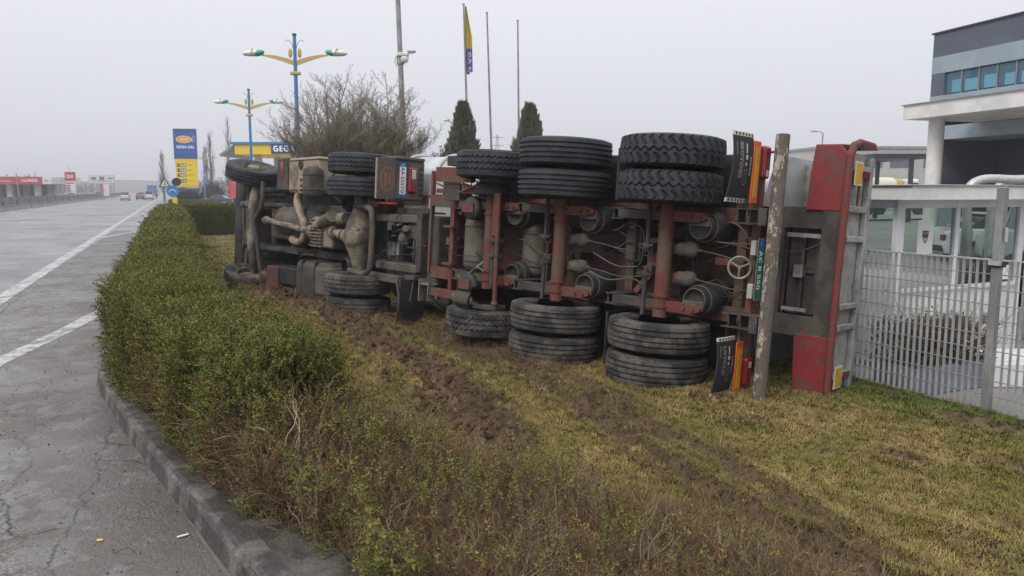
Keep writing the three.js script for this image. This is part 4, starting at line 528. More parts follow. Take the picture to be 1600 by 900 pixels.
{
  const variants = [sprig(9, 0.024, 0.0125, 0.085), sprig(8, 0.021, 0.011, 0.07), sprig(10, 0.026, 0.013, 0.1)];
  const items = variants.map(() => []), big = [];
  const add = (s, scale, list, inset) => {
    const u = rnd(), hp = hedgePoint(s, u, inset), f = hp.k.f, patch = samp(NB, hp.p.x / 1.9 + 0.4, hp.p.z / 1.9) - 0.5; if (rnd() > (f < 0.65 ? f * 0.2 : f) * (1 + patch * (f < 0.65 ? 4 : 1.6)) + (hp.n.x < -0.3 && f > 0.25 && f < 0.95 ? 0.2 : 0)) return; const hole = samp(NB, s / 1.1, u * 2.2 + 0.3); if (hole < 0.4 && rnd() < (0.4 - hole) * 9) return;
    const n = hp.n.clone().add(V(rr(-0.8, 0.8), rr(-0.2, 0.9), rr(-0.8, 0.8))).normalize(), q = quatTo(n, rnd() * 6.3);
    const dry = clamp((1 - f) * 0.75 + (samp(NB, s / 2.5, u) - 0.42) * 1.3 + (u > 0.7 ? 0.15 : 0)), g = greens[rnd() * greens.length | 0], c = mix3(g, rnd() < 0.35 ? browns[rnd() * 3 | 0] : [0.16, 0.145, 0.045], clamp(dry * 0.8)), v = rr(0.7, 1.25);
    list.push([hp.p.x, hp.p.y, hp.p.z, q.x, q.y, q.z, q.w, scale * rr(0.75, 1.25), c[0] * v, c[1] * v, c[2] * v]);
  };
  for (let i = 0; i < 105000; i++) add(lerp(sNear - 3, sEnd, Math.pow(rnd(), 0.9)), 0.84, items[i % 3], rr(0, 0.16));
  for (let i = 0; i < 40000; i++) add(lerp(sNear - 12, sNear - 3, Math.sqrt(rnd())), 1.2, items[i % 3], rr(0, 0.14));
  for (let i = 0; i < 26000; i++) add(lerp(0, sNear - 11, rnd()), 2.0, items[i % 3], rr(0, 0.12));
  variants.forEach((g, i) => scatter(hedge, 'foliage', g, leafMat, items[i]));
  // woody inside
  const tw = [twig(0.5, 2, 0.0095), twig(0.42, 2, 0.007), twig(0.36, 3, 0.0055)], ti = [[], [], []];
  for (let i = 0; i < 8400; i++) {
    const s = rnd() < 0.34 ? rr(hLen[6] - 0.1, hLen[8] + 0.1) : lerp(sNear + 0.2, sEnd + 0.3, Math.pow(rnd(), 0.5)), k = hedgeAt(Math.min(s, sEnd)), wild = rnd() < 0.1, low = k.f < 0.5, lx = (low ? rr(-0.4, 0.66) : rr(-0.34, 0.42)) * k.w, lean = clamp(lx / k.w, -0.05, 0.5) * 0.8, jit = lx < -0.15 ? 0.3 : 0.7, n = V(k.rx * lean + rr(-jit, jit), rr(0.5, 1.1), k.rz * lean + rr(-jit, jit)).normalize(), q = quatTo(n, rnd() * 6.3);
    const j = i % 3, c = mix3([0.155, 0.1, 0.058], rnd() < 0.4 ? [0.34, 0.28, 0.2] : [0.24, 0.145, 0.08], rnd()), v = rr(0.6, 1.25), y = rr(0.0, 0.3) * k.h;
    ti[j].push([k.x + k.rx * lx, y, k.z + k.rz * lx, q.x, q.y, q.z, q.w, (k.h - y) * (wild ? 1.1 : 0.82) * (low ? 1.3 : 1) * rr(0.7, 1.1), c[0] * v, c[1] * v, c[2] * v]);
  }
  tw.forEach((g, i) => scatter(hedge, 'twigs', g, matteMat, ti[i]));
  // snapped pale branches
  for (let i = 0; i < 14; i++) { const s = rr(sEnd - 3.6, sEnd - 0.4), k = hedgeAt(s), lx = rr(-0.45, 0.4) * k.w, a = rr(0, 6.3), l = rr(0.12, 0.3), x = k.x + k.rx * lx, z = k.z + k.rz * lx, y = k.h * rr(0.35, 0.8); part(hedge, 'snapped_branch', tube([[x, y - 0.1, z], [x + Math.cos(a) * l * 0.4, y + 0.05, z + Math.sin(a) * l * 0.4], [x + Math.cos(a) * l, y - rr(-0.1, 0.12), z + Math.sin(a) * l]], rr(0.003, 0.006), 6, 10), i % 2 ? flat([0.2, 0.145, 0.09], 0.9) : flat([0.17, 0.115, 0.075], 0.9)); }
  // dense old wood in the middle of the intact run
  const core = []; for (let s = 0; s < hLen[6] - 0.5; s += 0.25) { const k = hedgeAt(s), k2 = hedgeAt(s + 0.25); core.push([k, k2]); }
  const pos = []; for (const [a, b] of core) { const pt = (k, j) => { const hw = k.w / 2 - 0.3, h = k.h - 0.3, q = [[-hw, 0], [-hw, h - 0.06], [-hw + 0.1, h], [hw - 0.1, h], [hw, h - 0.06], [hw, 0]][j]; return [k.x + k.rx * q[0], q[1], k.z + k.rz * q[0]]; }; for (let j = 0; j < 5; j++) { const p = pt(a, j), q = pt(b, j), r = pt(b, j + 1), t = pt(a, j + 1); pos.push(...p, ...r, ...q, ...p, ...t, ...r); } }
  const cg = new THREE.BufferGeometry(); cg.setAttribute('position', new THREE.Float32BufferAttribute(pos, 3)); cg.computeVertexNormals(); part(hedge, 'old_wood', cg, mat([0.15, 0.1, 0.062], [0.22, 0.145, 0.085], { scale: 0.6, rough: 0.95, speck: 0.6 }));
}
{ // hedge across the far end of the lawn
  const h2 = thing('hedge', 'dark low hedge crossing the far end of the lawn below the forecourt', 'hedge'), g = sprig(9, 0.024, 0.0125, 0.085), items = [];
  const A = V(...P(0.55, 38.2)), B = V(...P(7.2, 36.6)), d = B.clone().sub(A), n = V(-d.z, 0, d.x).normalize(); if (n.z < 0) n.negate();
  for (let i = 0; i < 16000; i++) { const t = rnd(), top = rnd() < 0.45, y = top ? 1.12 + rr(-0.05, 0.04) : rr(0.0, 1.1), q = quatTo((top ? V(0, 1, 0) : n.clone()).add(V(rr(-0.7, 0.7), rr(-0.2, 0.7), rr(-0.7, 0.7))).normalize(), rnd() * 6.3), o = top ? rr(-0.5, 0.5) : 0.5 + rr(-0.08, 0.03), p = A.clone().addScaledVector(d, t).addScaledVector(n, o), c = mix3(greens[rnd() * 4 | 0], browns[rnd() * 3 | 0], top ? 0.45 * rnd() : 0.25 * rnd()), v = top ? rr(0.7, 1.2) : rr(0.5, 1.1); items.push([p.x, y, p.z, q.x, q.y, q.z, q.w, rr(1.8, 2.8), c[0] * v, c[1] * v, c[2] * v]); }
  scatter(h2, 'foliage', g, leafMat, items);
  const w = d.length(); const m = part(h2, 'old_wood', bx(0, w, 0, 1.02, -0.4, 0.4), mat([0.15, 0.1, 0.062], [0.22, 0.145, 0.085], { scale: 0.6, rough: 0.95, speck: 0.6 })); m.position.copy(A); m.rotation.y = Math.atan2(-d.z, d.x);
}
{ // grass
  const blade = (n, h, sp) => { const B = new Buf(); for (let i = 0; i < n; i++) { const a = rnd() * 6.3, r = sp * Math.sqrt(rnd()), o = V(Math.cos(a) * r, -0.004, Math.sin(a) * r), b = rnd() * 6.3, hh = h * rr(0.5, 1.2), lean = rr(0.4, 1.6) * hh, w = rr(0.0016, 0.0028), sx = Math.cos(b + 1.57) * w, sz = Math.sin(b + 1.57) * w, m = o.clone().add(V(Math.cos(b) * lean * 0.35, hh * 0.6, Math.sin(b) * lean * 0.35)), t = o.clone().add(V(Math.cos(b) * lean, hh * rr(0.75, 1), Math.sin(b) * lean)), n1 = V(-Math.cos(b) * 0.4, 0.8, -Math.sin(b) * 0.4).normalize(), s = V(sx, 0, sz); B.tri(o.clone().sub(s), o.clone().add(s), m.clone().add(s), n1); B.tri(o.clone().sub(s), m.clone().add(s), m.clone().sub(s), n1); B.tri(m.clone().sub(s), m.clone().add(s), t, n1); } return B.geo(); };
  const G = [blade(14, 0.03, 0.05), blade(16, 0.024, 0.055), blade(11, 0.042, 0.045)], it = [[], [], []];
  const put = (x, z, sc) => { const [h, s] = ground(x, z); if (rnd() < s * 1.15) return; const g = samp(NB, x / 2.3, z / 2.3) * 0.7 + samp(NA, x / 5 + 0.2, z / 5) * 0.3, gr = sm(0.42, 0.6, g + rr(-0.09, 0.09)) , nearFence = sm(1.1, 0.2, Math.abs(polyDist([fenceA, fenceB, fenceC], x, z)[0])) * (z > -9 ? 1 : 0);
    let c = mix3(rnd() < 0.5 ? [0.36, 0.28, 0.115] : [0.27, 0.205, 0.078], rnd() < 0.5 ? [0.18, 0.17, 0.045] : [0.22, 0.19, 0.06], gr); if (nearFence > rnd()) c = mix3(c, [0.07, 0.13, 0.03], 0.75); if (s > 0.15 && rnd() < 0.5) c = mix3(c, [0.16, 0.12, 0.075], 0.6); const rust = samp(NC, x / 2.2 + 0.1, z / 2.2); if (rust > 0.58 && rnd() < 0.6) c = mix3(c, [0.23, 0.135, 0.055], 0.6); const v = rr(0.6, 1.2), q = quatTo(V(rr(-0.25, 0.25), 1, rr(-0.25, 0.25)).normalize(), rnd() * 6.3); it[rnd() * 3 | 0].push([x, h, z, q.x, q.y, q.z, q.w, sc * rr(0.7, 1.25), c[0] * v, c[1] * v, c[2] * v]); };
  let n = 0; for (let i = 0; i < 600000 && n < 125000; i++) { const z = -2.6 - 14 * Math.pow(rnd(), 1.6), x = rr(-0.9 - 0.55 * -z * 0.55, 0.78 * -z + 0.6); if (x > 5.4 || x < -8 || !inLawn(x, z)) continue; const hd = polyDist(hedgeKeys.map(k => [k[0], k[1]]), x, z)[0]; if (hd < 0.45 && z < -5) continue; put(x, z, 0.85 + 0.035 * Math.max(0, -z - 5)); n++; }
  for (let i = 0; i < 14000; i++) { const t = rr(14, 37), o = rr(0.4, 9), [x, z] = P2(o, t); if (z > -16.5) continue; const g = rnd(), c = mix3([0.28, 0.225, 0.09], [0.15, 0.15, 0.045], sm(0.35, 0.65, samp(NB, x / 3, z / 3) + rr(-0.15, 0.15))); const q = quatTo(V(rr(-0.2, 0.2), 1, rr(-0.2, 0.2)).normalize(), rnd() * 6); it[i % 3].push([x, -0.05, z, q.x, q.y, q.z, q.w, [2.2, 1.5, 2.2], c[0], c[1], c[2]]); }
  const grass = G.map((g, i) => { const o = scatter(null, numbered('grass'), g, matteMat, it[i]); tag(o, ['short dry yellow-green lawn grass around the tyre ruts', 'fine low blades of the dry lawn turf', 'taller scattered blades in the dry lawn'][i], 'grass'); return o; });
  // clods thrown up along the ruts
  const ico = new THREE.IcosahedronGeometry(1, 2), p = ico.attributes.position; for (let i = 0; i < p.count; i++) { const x = p.getX(i), y = p.getY(i), z = p.getZ(i), k = 0.3 + 1.4 * samp(NB, x * 0.31 + 0.3 * y, z * 0.3 + 0.23 * y); p.setXYZ(i, x * k * 1.25, y * k * 0.7, z * k); } ico.computeVertexNormals();
  const cl = []; for (let i = 0; i < 90000 && cl.length < 16000; i++) { const t = tracks[rnd() < 0.94 ? [0, 0, 0, 0, 1, 1, 2, 2, 3, 4][rnd() * 10 | 0] : 5 + (rnd() * (tracks.length - 5) | 0)], k = rnd() * (t.p.length - 1), a = t.p[k | 0], b = t.p[Math.min(t.p.length - 1, (k | 0) + 1)], f = k - (k | 0), x = lerp(a[0], b[0], f) + rr(-1, 1) * t.w * 1.6, z = lerp(a[1], b[1], f) + rr(-1, 1) * t.w * 1.6; if (!inLawn(x, z)) continue; const [h, s] = ground(x, z); if (rnd() > s * 0.9 + 0.06) continue; EUL.set(rnd() * 6, rnd() * 6, rnd() * 6); Q.setFromEuler(EUL); const r = 0.004 + 0.024 * Math.pow(rnd(), 5) * (t.heap > 0.1 ? 1.4 : 0.7), c = mix3(cSoil, cSoil2, rnd() * 0.8), v = rr(0.65, 1.15); cl.push([x, h + r * 0.3, z, Q.x, Q.y, Q.z, Q.w, r, c[0] * v, c[1] * v, c[2] * v]); }
  tag(scatter(null, 'soil_clods', ico, matteMat, cl), 'brown soil clods churned up along the tyre ruts', 'soil');
  // torn roots and straw in the churned soil
  const st = [twig(0.12, 2, 0.0016), twig(0.09, 2, 0.0014)], si = [[], []]; for (let i = 0; i < 5200; i++) { const t = tracks[[0, 0, 0, 1, 1, 2, 2, 3, 4][rnd() * 9 | 0]], k = rnd() * (t.p.length - 1), a = t.p[k | 0], b = t.p[Math.min(t.p.length - 1, (k | 0) + 1)], f = k - (k | 0), x = lerp(a[0], b[0], f) + rr(-1, 1) * t.w * 1.5, z = lerp(a[1], b[1], f) + rr(-1, 1) * t.w * 1.5; if (!inLawn(x, z)) continue; const h = ground(x, z)[0], q = quatTo(V(rr(-1, 1), rr(0, 0.6), rr(-1, 1)).normalize(), rnd() * 6), c = rnd() < 0.6 ? [0.22, 0.165, 0.09] : [0.12, 0.085, 0.05]; si[i % 2].push([x, h, z, q.x, q.y, q.z, q.w, rr(0.6, 1.4), ...c]); }
  st.forEach((g, i) => tag(scatter(null, numbered('torn_roots'), g, matteMat, si[i]), ['torn roots and straw in the churned soil', 'short torn root ends in the churned soil'][i], 'roots'));
}
{ // twigs, leaves and grit lying on the slip lane
  const t1 = twig(0.1, 1, 0.0022), items = [], grit = [], gi = new THREE.IcosahedronGeometry(1, 0);
  for (let i = 0; i < 420; i++) { const k = Math.pow(rnd(), 0.8) * 9.5, d = Math.pow(rnd(), 1.6) * 1.9; let a = kerbOuter[0], L = 0, j = 0; for (; j + 1 < kerbOuter.length; j++) { const l = Math.hypot(kerbOuter[j + 1][0] - kerbOuter[j][0], kerbOuter[j + 1][1] - kerbOuter[j][1]); if (L + l > k + 1.5) break; L += l; } const p = kerbOuter[j], q = kerbOuter[j + 1] ?? p, l = Math.hypot(q[0] - p[0], q[1] - p[1]) || 1, f = clamp((k + 1.5 - L) / l), x = lerp(p[0], q[0], f) + (q[1] - p[1]) / l * (0.03 + d), z = lerp(p[1], q[1], f) - (q[0] - p[0]) / l * (0.03 + d);
    if (i < 150) { const n = V(rr(-1, 1), 0.05, rr(-1, 1)).normalize(), w = quatTo(n, rnd() * 6), c = [0.06, 0.042, 0.03]; items.push([x, ROAD + 0.009, z, w.x, w.y, w.z, w.w, rr(0.3, 0.9), ...c]); } else { EUL.set(rnd() * 6, rnd() * 6, 0); Q.setFromEuler(EUL); const r = rr(0.003, 0.009), c = mix3([0.06, 0.05, 0.04], [0.22, 0.2, 0.18], rnd()); grit.push([x, ROAD + 0.006, z, Q.x, Q.y, Q.z, Q.w, r, ...c]); } }
  tag(scatter(null, 'fallen_twigs', t1, matteMat, items), 'small dark twigs lying on the slip lane by the kerb', 'twigs'); tag(scatter(null, 'grit', gi, matteMat, grit), 'grit washed along the kerb on the slip lane', 'grit');
  solo('paper_scrap', 'small crumpled white scrap lying on the slip lane beside the kerb', 'litter', place(new THREE.CapsuleGeometry(0.009, 0.05, 4, 8).scale(1, 1, 0.5), -1.92, ROAD + 0.014, -4.3, Math.PI / 2, 0, 0.9), flat([0.7, 0.71, 0.7], 0.7)); solo('yellow_leaf', 'fallen yellow leaf lying flat on the slip lane', 'leaf', place(new THREE.CircleGeometry(0.02, 7).scale(1, 0.7, 1), -2.38, ROAD + 0.011, -4.25, -Math.PI / 2 + 0.12), flat([0.6, 0.42, 0.1], 0.8));
}
{ // evergreen twig by the lower tyre
  const w = thing('weed', 'thin pale green weed stalks standing beside the lower rear tyres', 'weed', [0.88, 0, -6.55]); for (let i = 0; i < 4; i++) part(w, 'stalk', tube([[0, 0, 0], [rr(-0.04, 0.04), 0.12, rr(-0.03, 0.03)], [rr(-0.1, 0.05), rr(0.2, 0.28), rr(-0.05, 0.05)]], 0.003, 5, 6), flat([0.2, 0.24, 0.1], 0.8)); }
// trees
function grow(B, tips, p, d, len, r, dep, o) { const k = o.seg ?? 4; for (let i = 0; i < k; i++) { const q = p.clone().addScaledVector(d, len / k); if (o.dome && Math.hypot(q.x, q.z) > (q.y < 3.2 ? 0.4 + (q.y - 0.5) * 0.62 : 2.07 + (q.y - 3.2) * 3)) { d = d.clone().multiplyScalar(0.35).add(V(0, 0.9, 0)).normalize(); q.copy(p).addScaledVector(d, len / k); } if (o.dome && ((q.x / o.dome[0]) ** 2 + ((q.y - o.dome[2]) / o.dome[1]) ** 2 + (q.z / o.dome[0]) ** 2 > rr(0.85, 1.15))) { tips.push([p.clone(), V(0, 1, 0).addScaledVector(d, 0.6).normalize()]); return; } const r2 = r * (1 - 0.45 / k); B.stick(p, q, r, r2, dep < 2 ? 7 : 4); p = q; r = r2; d = d.clone().add(V(rr(-1, 1), rr(-0.6, 1) * 0.8 + o.up, rr(-1, 1)).multiplyScalar(o.wob)).normalize(); if (dep >= o.max - 1) tips.push([p.clone(), d.clone()]); if (dep < o.max && (i > 0 || dep > 0) && rnd() < o.prob) { const a = rnd() * 6.3, sd = V(Math.cos(a), o.lift, Math.sin(a)).normalize(); grow(B, tips, p.clone(), d.clone().multiplyScalar(1 - o.spread).addScaledVector(sd, o.spread).normalize(), len * rr(0.55, 0.82), r * 0.62, dep + 1, o); } } if (dep < o.max) grow(B, tips, p, d, len * 0.75, r * 0.9, dep + 1, o); }
{
  const t = thing('olive_tree', 'wide grey-green olive-like tree with many bare stems behind the lorry cab', 'tree', [-4.75, -0.05, -24]); const B = new Buf(), tips = [];
  for (let i = 0; i < 17; i++) { const a = i / 17 * 6.28 + rr(-0.2, 0.2), e = rr(0.25, 1.0); grow(B, tips, V(Math.cos(a) * 0.12, 0.5, Math.sin(a) * 0.12), V(Math.cos(a) * e, rr(0.75, 1), Math.sin(a) * e).normalize(), rr(1.5, 1.95), 0.075, 0, { max: 4, prob: 0.66, spread: 0.58, lift: 0.22, up: 0.03, wob: 0.17, dome: [3.25, 2.75, 2.75] }); }
  part(t, 'trunk', [cyl([0, 0, 0], [0, 0.6, 0], 0.24, 0.2, 10)], mat([0.1, 0.085, 0.07], [0.15, 0.13, 0.11], { scale: 0.5 })); const br = new THREE.Mesh(B.geo(), flat([0.14, 0.115, 0.092], 0.9)); br.name = 'branches'; br.castShadow = br.receiveShadow = true; t.add(br);
  const g = sprig(7, 0.075, 0.014, 0.2, 0.003), items = []; const step = Math.min(1, tips.length / 18000); for (let f = 0; f < tips.length; f += step) { const [p, d] = tips[f | 0]; if (p.y < 2.9 && rnd() < 0.72) continue; const q = quatTo(d.clone().add(V(rr(-0.7, 0.7), rr(-0.1, 0.8), rr(-0.7, 0.7))).normalize(), rnd() * 6.3), c = mix3(rnd() < 0.5 ? [0.18, 0.175, 0.13] : [0.25, 0.24, 0.19], [0.23, 0.165, 0.115], rnd() * 0.7), v = rr(0.7, 1.25); items.push([p.x, p.y, p.z, q.x, q.y, q.z, q.w, rr(0.7, 1.2), c[0] * v, c[1] * v, c[2] * v]); }
  scatter(t, 'crown', g, leafMat, items);
}
function cypress(label, x, z, h, w) { const t = thing('cypress_tree', label, 'tree', [x, -0.15, z]); part(t, 'trunk', cyl([0, 0, 0], [0, h * 0.85, 0], 0.12, 0.03, 8), flat([0.09, 0.07, 0.05], 0.9)); const g = (() => { const B = new Buf(); for (let i = 0; i < 16; i++) { const a = rnd() * 6.3, e = rr(0.05, 0.35), o = V(rr(-0.03, 0.03), rr(0, 0.1), rr(-0.03, 0.03)), d = V(Math.cos(a) * e, 1, Math.sin(a) * e).normalize(); leaf(B, o, d, V(-Math.sin(a), 0, Math.cos(a)), rr(0.16, 0.3), rr(0.025, 0.05)); } return B.geo(); })(), items = [];
  for (let i = 0; i < 5200; i++) { const f = Math.pow(rnd(), 0.8), y = 0.15 + f * (h - 0.2), a = rnd() * 6.3, R = w * (Math.pow(1 - f, 0.85) + 0.015) * (0.2 + 1.6 * samp(NB, a / 6.3, f * 3.1)), r = R * Math.sqrt(rr(0.25, 1)), n = V(Math.cos(a) * 0.45, 1, Math.sin(a) * 0.45).normalize(), q = quatTo(n, rnd() * 6), c = mix3([0.08, 0.11, 0.068], [0.15, 0.175, 0.11], rnd()); items.push([Math.cos(a) * r, y + rr(-0.2, 0.15), Math.sin(a) * r, q.x, q.y, q.z, q.w, rr(0.7, 1.5), ...c]); } scatter(t, 'crown', g, leafMat, items); }
cypress('dark cypress tree behind the pole that flies the flag', -2.1, -34, 5.5, 1.25); cypress('dark cypress tree behind the bare pole nearest the big trailer tyres', 0.78, -34, 5.45, 1.25);
function poplar(label, x, z, h, grp) { const t = thing('bare_poplar', label, 'tree', [x, -0.2, z], 0, grp), B = new Buf(); B.stick(V(0, 0, 0), V(rr(-0.2, 0.2), h, rr(-0.2, 0.2)), 0.16, 0.02, 6); for (let i = 0; i < 70; i++) { const y = h * rr(0.12, 0.92), a = rnd() * 6.3, l = (h - y) * rr(0.16, 0.4) + 0.6, e = rr(0.25, 0.45); let p = V(0, y, 0), d = V(Math.cos(a) * e, 1, Math.sin(a) * e).normalize(); for (let k = 0; k < 4; k++) { const q = p.clone().addScaledVector(d, l / 4); B.stick(p, q, 0.045 * (1 - k / 5), 0.035 * (1 - k / 5), 4); p = q; d.x *= 0.9; d.z *= 0.9; d.x += rr(-0.1, 0.1); d.z += rr(-0.1, 0.1); d.normalize(); if (k > 0) B.stick(p, p.clone().add(V(rr(-0.3, 0.3), rr(0.4, 0.9), rr(-0.3, 0.3))), 0.02, 0.008, 3); } } const m = new THREE.Mesh(B.geo(), flat([0.16, 0.14, 0.125], 0.9)); m.name = 'branches'; m.castShadow = m.receiveShadow = true; t.add(m); part(t, 'trunk', cyl([0, 0, 0], [0, 2, 0], 0.2, 0.16, 8), flat([0.15, 0.13, 0.115], 0.9)); }
// ---------- street furniture, traffic, buildings ----------
const C = {
  white: mat([0.72, 0.72, 0.7], [0.6, 0.6, 0.58], { scale: 2, rough: 0.55, speck: 0.06 }), offwhite: mat([0.6, 0.59, 0.58], [0.5, 0.49, 0.48], { scale: 2, rough: 0.6, speck: 0.08 }),
  blue: flat([0.05, 0.2, 0.42], 0.45), deepBlue: flat([0.03, 0.085, 0.26], 0.45), yellow: flat([0.72, 0.5, 0.03], 0.5), gold: flat([0.5, 0.36, 0.12], 0.5), green: flat([0.04, 0.33, 0.23], 0.45), grey: mat([0.3, 0.31, 0.31], [0.22, 0.225, 0.23], { scale: 1, rough: 0.5, metal: 0.2 }), dark: flat([0.03, 0.032, 0.036], 0.5), red: flat([0.4, 0.03, 0.04], 0.5), rubber: flat([0.025, 0.025, 0.027], 0.8), chrome: flat([0.5, 0.5, 0.5], 0.3, 0.6),
};
const glassDark = new THREE.MeshPhysicalMaterial({ color: new THREE.Color().setRGB(0.02, 0.025, 0.03), roughness: 0.08, clearcoat: 0.6, side: THREE.DoubleSide });
const pane = new THREE.MeshPhysicalMaterial({ color: new THREE.Color().setRGB(0.66, 0.73, 0.715), roughness: 0.03, transmission: 1, thickness: 0, side: THREE.DoubleSide });
const paint_ = (c) => new THREE.MeshPhysicalMaterial({ color: new THREE.Color().setRGB(...c), roughness: 0.35, clearcoat: 0.7, clearcoatRoughness: 0.15, side: THREE.DoubleSide });
const carTyre = place(new THREE.TorusGeometry(0.25, 0.085, 10, 28).scale(1, 1, 1.2)), carRim = fuse([place(lathe([[0, 0.05], [0.07, 0.05], [0.19, 0.02], [0.21, 0.06]], 24), 0, 0, 0, Math.PI / 2), ...[0, 1, 2, 3, 4].map(i => place(bx(0.05, 0.19, -0.022, 0.022, 0.05, 0.07), 0, 0, 0, 0, 0, i * 1.2566))]);
function car(name, label, cat, col, type, pos, turn, group) { // front towards -x
  const t = thing(name, label, cat, pos, turn, group), hi = { sedan: 1.45, suv: 1.72, van: 1.95 }[type], L = { sedan: 4.5, suv: 4.6, van: 4.7 }[type] / 2, W = 0.86, belt = { sedan: 0.92, suv: 1.05, van: 1.1 }[type];
  const cab = { sedan: [[-0.75, belt], [-0.05, hi], [1.0, hi - 0.02], [1.75, belt + 0.05]], suv: [[-0.85, belt], [-0.25, hi], [1.75, hi - 0.05], [2.15, belt + 0.03]], van: [[-1.45, belt], [-0.8, hi], [2.15, hi], [2.28, belt]] }[type];
  const prof = [[-L, 0.32], [-L - 0.02, 0.6], [-L + 0.1, belt - 0.22], [cab[0][0] - 0.1, belt - 0.02], ...cab.slice(0, 1), [cab[3][0], belt], [L, belt - 0.08], [L + 0.02, 0.5], [L - 0.06, 0.3], [1.75, 0.27], [1.72, 0.42], [1.6, 0.6], [1.38, 0.68], [1.15, 0.6], [1.03, 0.42], [1.0, 0.25], [-1.0, 0.25], [-1.03, 0.42], [-1.15, 0.6], [-1.38, 0.68], [-1.6, 0.6], [-1.72, 0.42], [-1.75, 0.27]];
  const m = paint_(col); part(t, 'body', poly(prof, W * 2 - 0.12, 0.06).translate(0, 0, -W + 0.06), m);
  const taper = (g, k) => { const p = g.attributes.position; for (let i = 0; i < p.count; i++) { const f = clamp((p.getY(i) - belt) / (hi - belt)); p.setZ(i, p.getZ(i) * (1 - k * f)); } g.computeVertexNormals(); return g; };
  part(t, 'windows', taper(poly(cab.map((c, i) => [c[0] + (i < 2 ? 0.03 : -0.03), c[1] - (i === 1 || i === 2 ? 0.04 : 0)]), W * 2 - 0.1).translate(0, 0, -W + 0.05), 0.16), glassDark);
  part(t, 'roof', rb(cab[1][0] - 0.06, cab[2][0] + 0.08, hi - 0.06, hi, -W * 0.84 + 0.04, W * 0.84 - 0.04, 0.03), m);
  for (const s of [1, -1]) { const px = [...new Set([cab[1][0] + 0.05, (cab[1][0] + cab[2][0]) / 2, cab[2][0] - 0.02])]; for (const x of px) part(t, 'pillar', cyl([x - 0.02, belt, s * (W - 0.045)], [x + 0.02, hi - 0.03, s * (W * 0.84 - 0.04)], 0.035, 0.03, 6), m);
    for (const x of [-1.38, 1.38]) { const w = new THREE.Group(); w.name = 'wheel'; w.position.set(x, 0.335, s * (W - 0.1)); if (s < 0) w.rotation.y = Math.PI; const a = new THREE.Mesh(carTyre, C.rubber), b = new THREE.Mesh(carRim, C.chrome); a.name = 'tyre'; b.name = 'rim'; w.add(a, b); t.add(w); }
    part(t, 'headlight', rb(-L - 0.06, -L + 0.16, belt - 0.36, belt - 0.22, s * 0.7 - 0.16, s * 0.7 + 0.16, 0.03), M.lampClear); part(t, 'taillight', rb(L - 0.08, L + 0.085, belt - 0.3, belt - 0.1, s * 0.74 - 0.12, s * 0.74 + 0.12, 0.03), M.lampRed); part(t, 'mirror', rb(cab[0][0] + 0.16, cab[0][0] + 0.32, belt, belt + 0.13, s * (W + 0.09) - 0.07, s * (W + 0.09) + 0.07, 0.03), m); }
  part(t, 'bumper', rb(L - 0.02, L + 0.09, 0.3, 0.5, -W + 0.08, W - 0.08, 0.04), C.dark); part(t, 'number_plate', bx(L + 0.088, L + 0.094, 0.56, 0.67, -0.26, 0.26), C.white); return t;
}
const ahead = ROADTURN - Math.PI / 2; // a car's front (-x) turned along the road, away
const along = (off, t) => P(off, t, ROAD + 0.01);
const AWAY = Math.atan2(-0.916, 0.402) ; // rotation.y sending local -x to the road direction
const turnTo = (dx, dz) => Math.atan2(dz, -dx); // rotation.y that points local -x along (dx,dz)
const fwd = turnTo(-0.402, -0.916);
car('car', 'white off-road car driving away in the lane next to the median barrier', 'car', [0.6, 0.6, 0.6], 'suv', along(-8.4, 178), fwd, 'cars driving away along the road'); car('car', 'dark red car driving away between the two white vehicles', 'car', [0.22, 0.03, 0.04], 'sedan', along(-6.2, 196), fwd, 'cars driving away along the road'); car('van', 'white van driving away near the road edge line', 'van', [0.62, 0.62, 0.62], 'van', along(-4.2, 190), fwd, 'cars driving away along the road');
const hazeCars = ['tiny grey car in the haze ahead of the white van', 'tiny black car in the haze ahead of the white off-road car', 'tiny white van in the haze beyond the blue box truck', 'tiny pale off-road car in the haze beyond the black one', 'tiny white off-road car in the haze beyond the median barrier', 'tiny pale van in the haze on the opposite carriageway']; let hc = 0; for (const [o, t, c, ty] of [[-5, 330, [0.4, 0.4, 0.42], 'sedan'], [-9, 300, [0.1, 0.1, 0.12], 'sedan'], [-5.5, 400, [0.55, 0.55, 0.55], 'van'], [-9.5, 390, [0.5, 0.5, 0.52], 'suv'], [-20, 270, [0.55, 0.55, 0.55], 'suv'], [-23, 340, [0.5, 0.5, 0.5], 'van']]) car('car', hazeCars[hc++], 'car', c, ty, along(o, t), fwd, 'distant traffic in the haze');
{ const t = thing('box_truck', 'blue box truck driving away far down the road', 'truck', along(-4.4, 236), fwd); part(t, 'cargo_box', rb(-1, 3.6, 0.9, 3.5, -1.2, 1.2, 0.05), flat([0.1, 0.16, 0.32], 0.5)); part(t, 'cab', rb(-2.8, -1.1, 0.6, 2.6, -1.1, 1.1, 0.2), C.white); for (const x of [-2, 2.6]) for (const s of [1, -1]) part(t, 'wheel', cyl([x, 0.5, s * 0.85], [x, 0.5, s * 1.15], 0.5, 0.5, 20), C.rubber); for (const s of [1, -1]) part(t, 'taillight', bx(3.61, 3.65, 0.95, 1.15, s * 0.9 - 0.15, s * 0.9 + 0.15), M.lampRed); }
car('parked_car', 'dark saloon car parked on the wet forecourt beside the fuel totem', 'car', [0.02, 0.035, 0.05], 'sedan', [-41.2, -0.05, -108], 0.12); car('parked_car', 'second dark saloon parked behind the first on the forecourt', 'car', [0.015, 0.018, 0.03], 'sedan', [-39.6, -0.05, -114], 0.1);
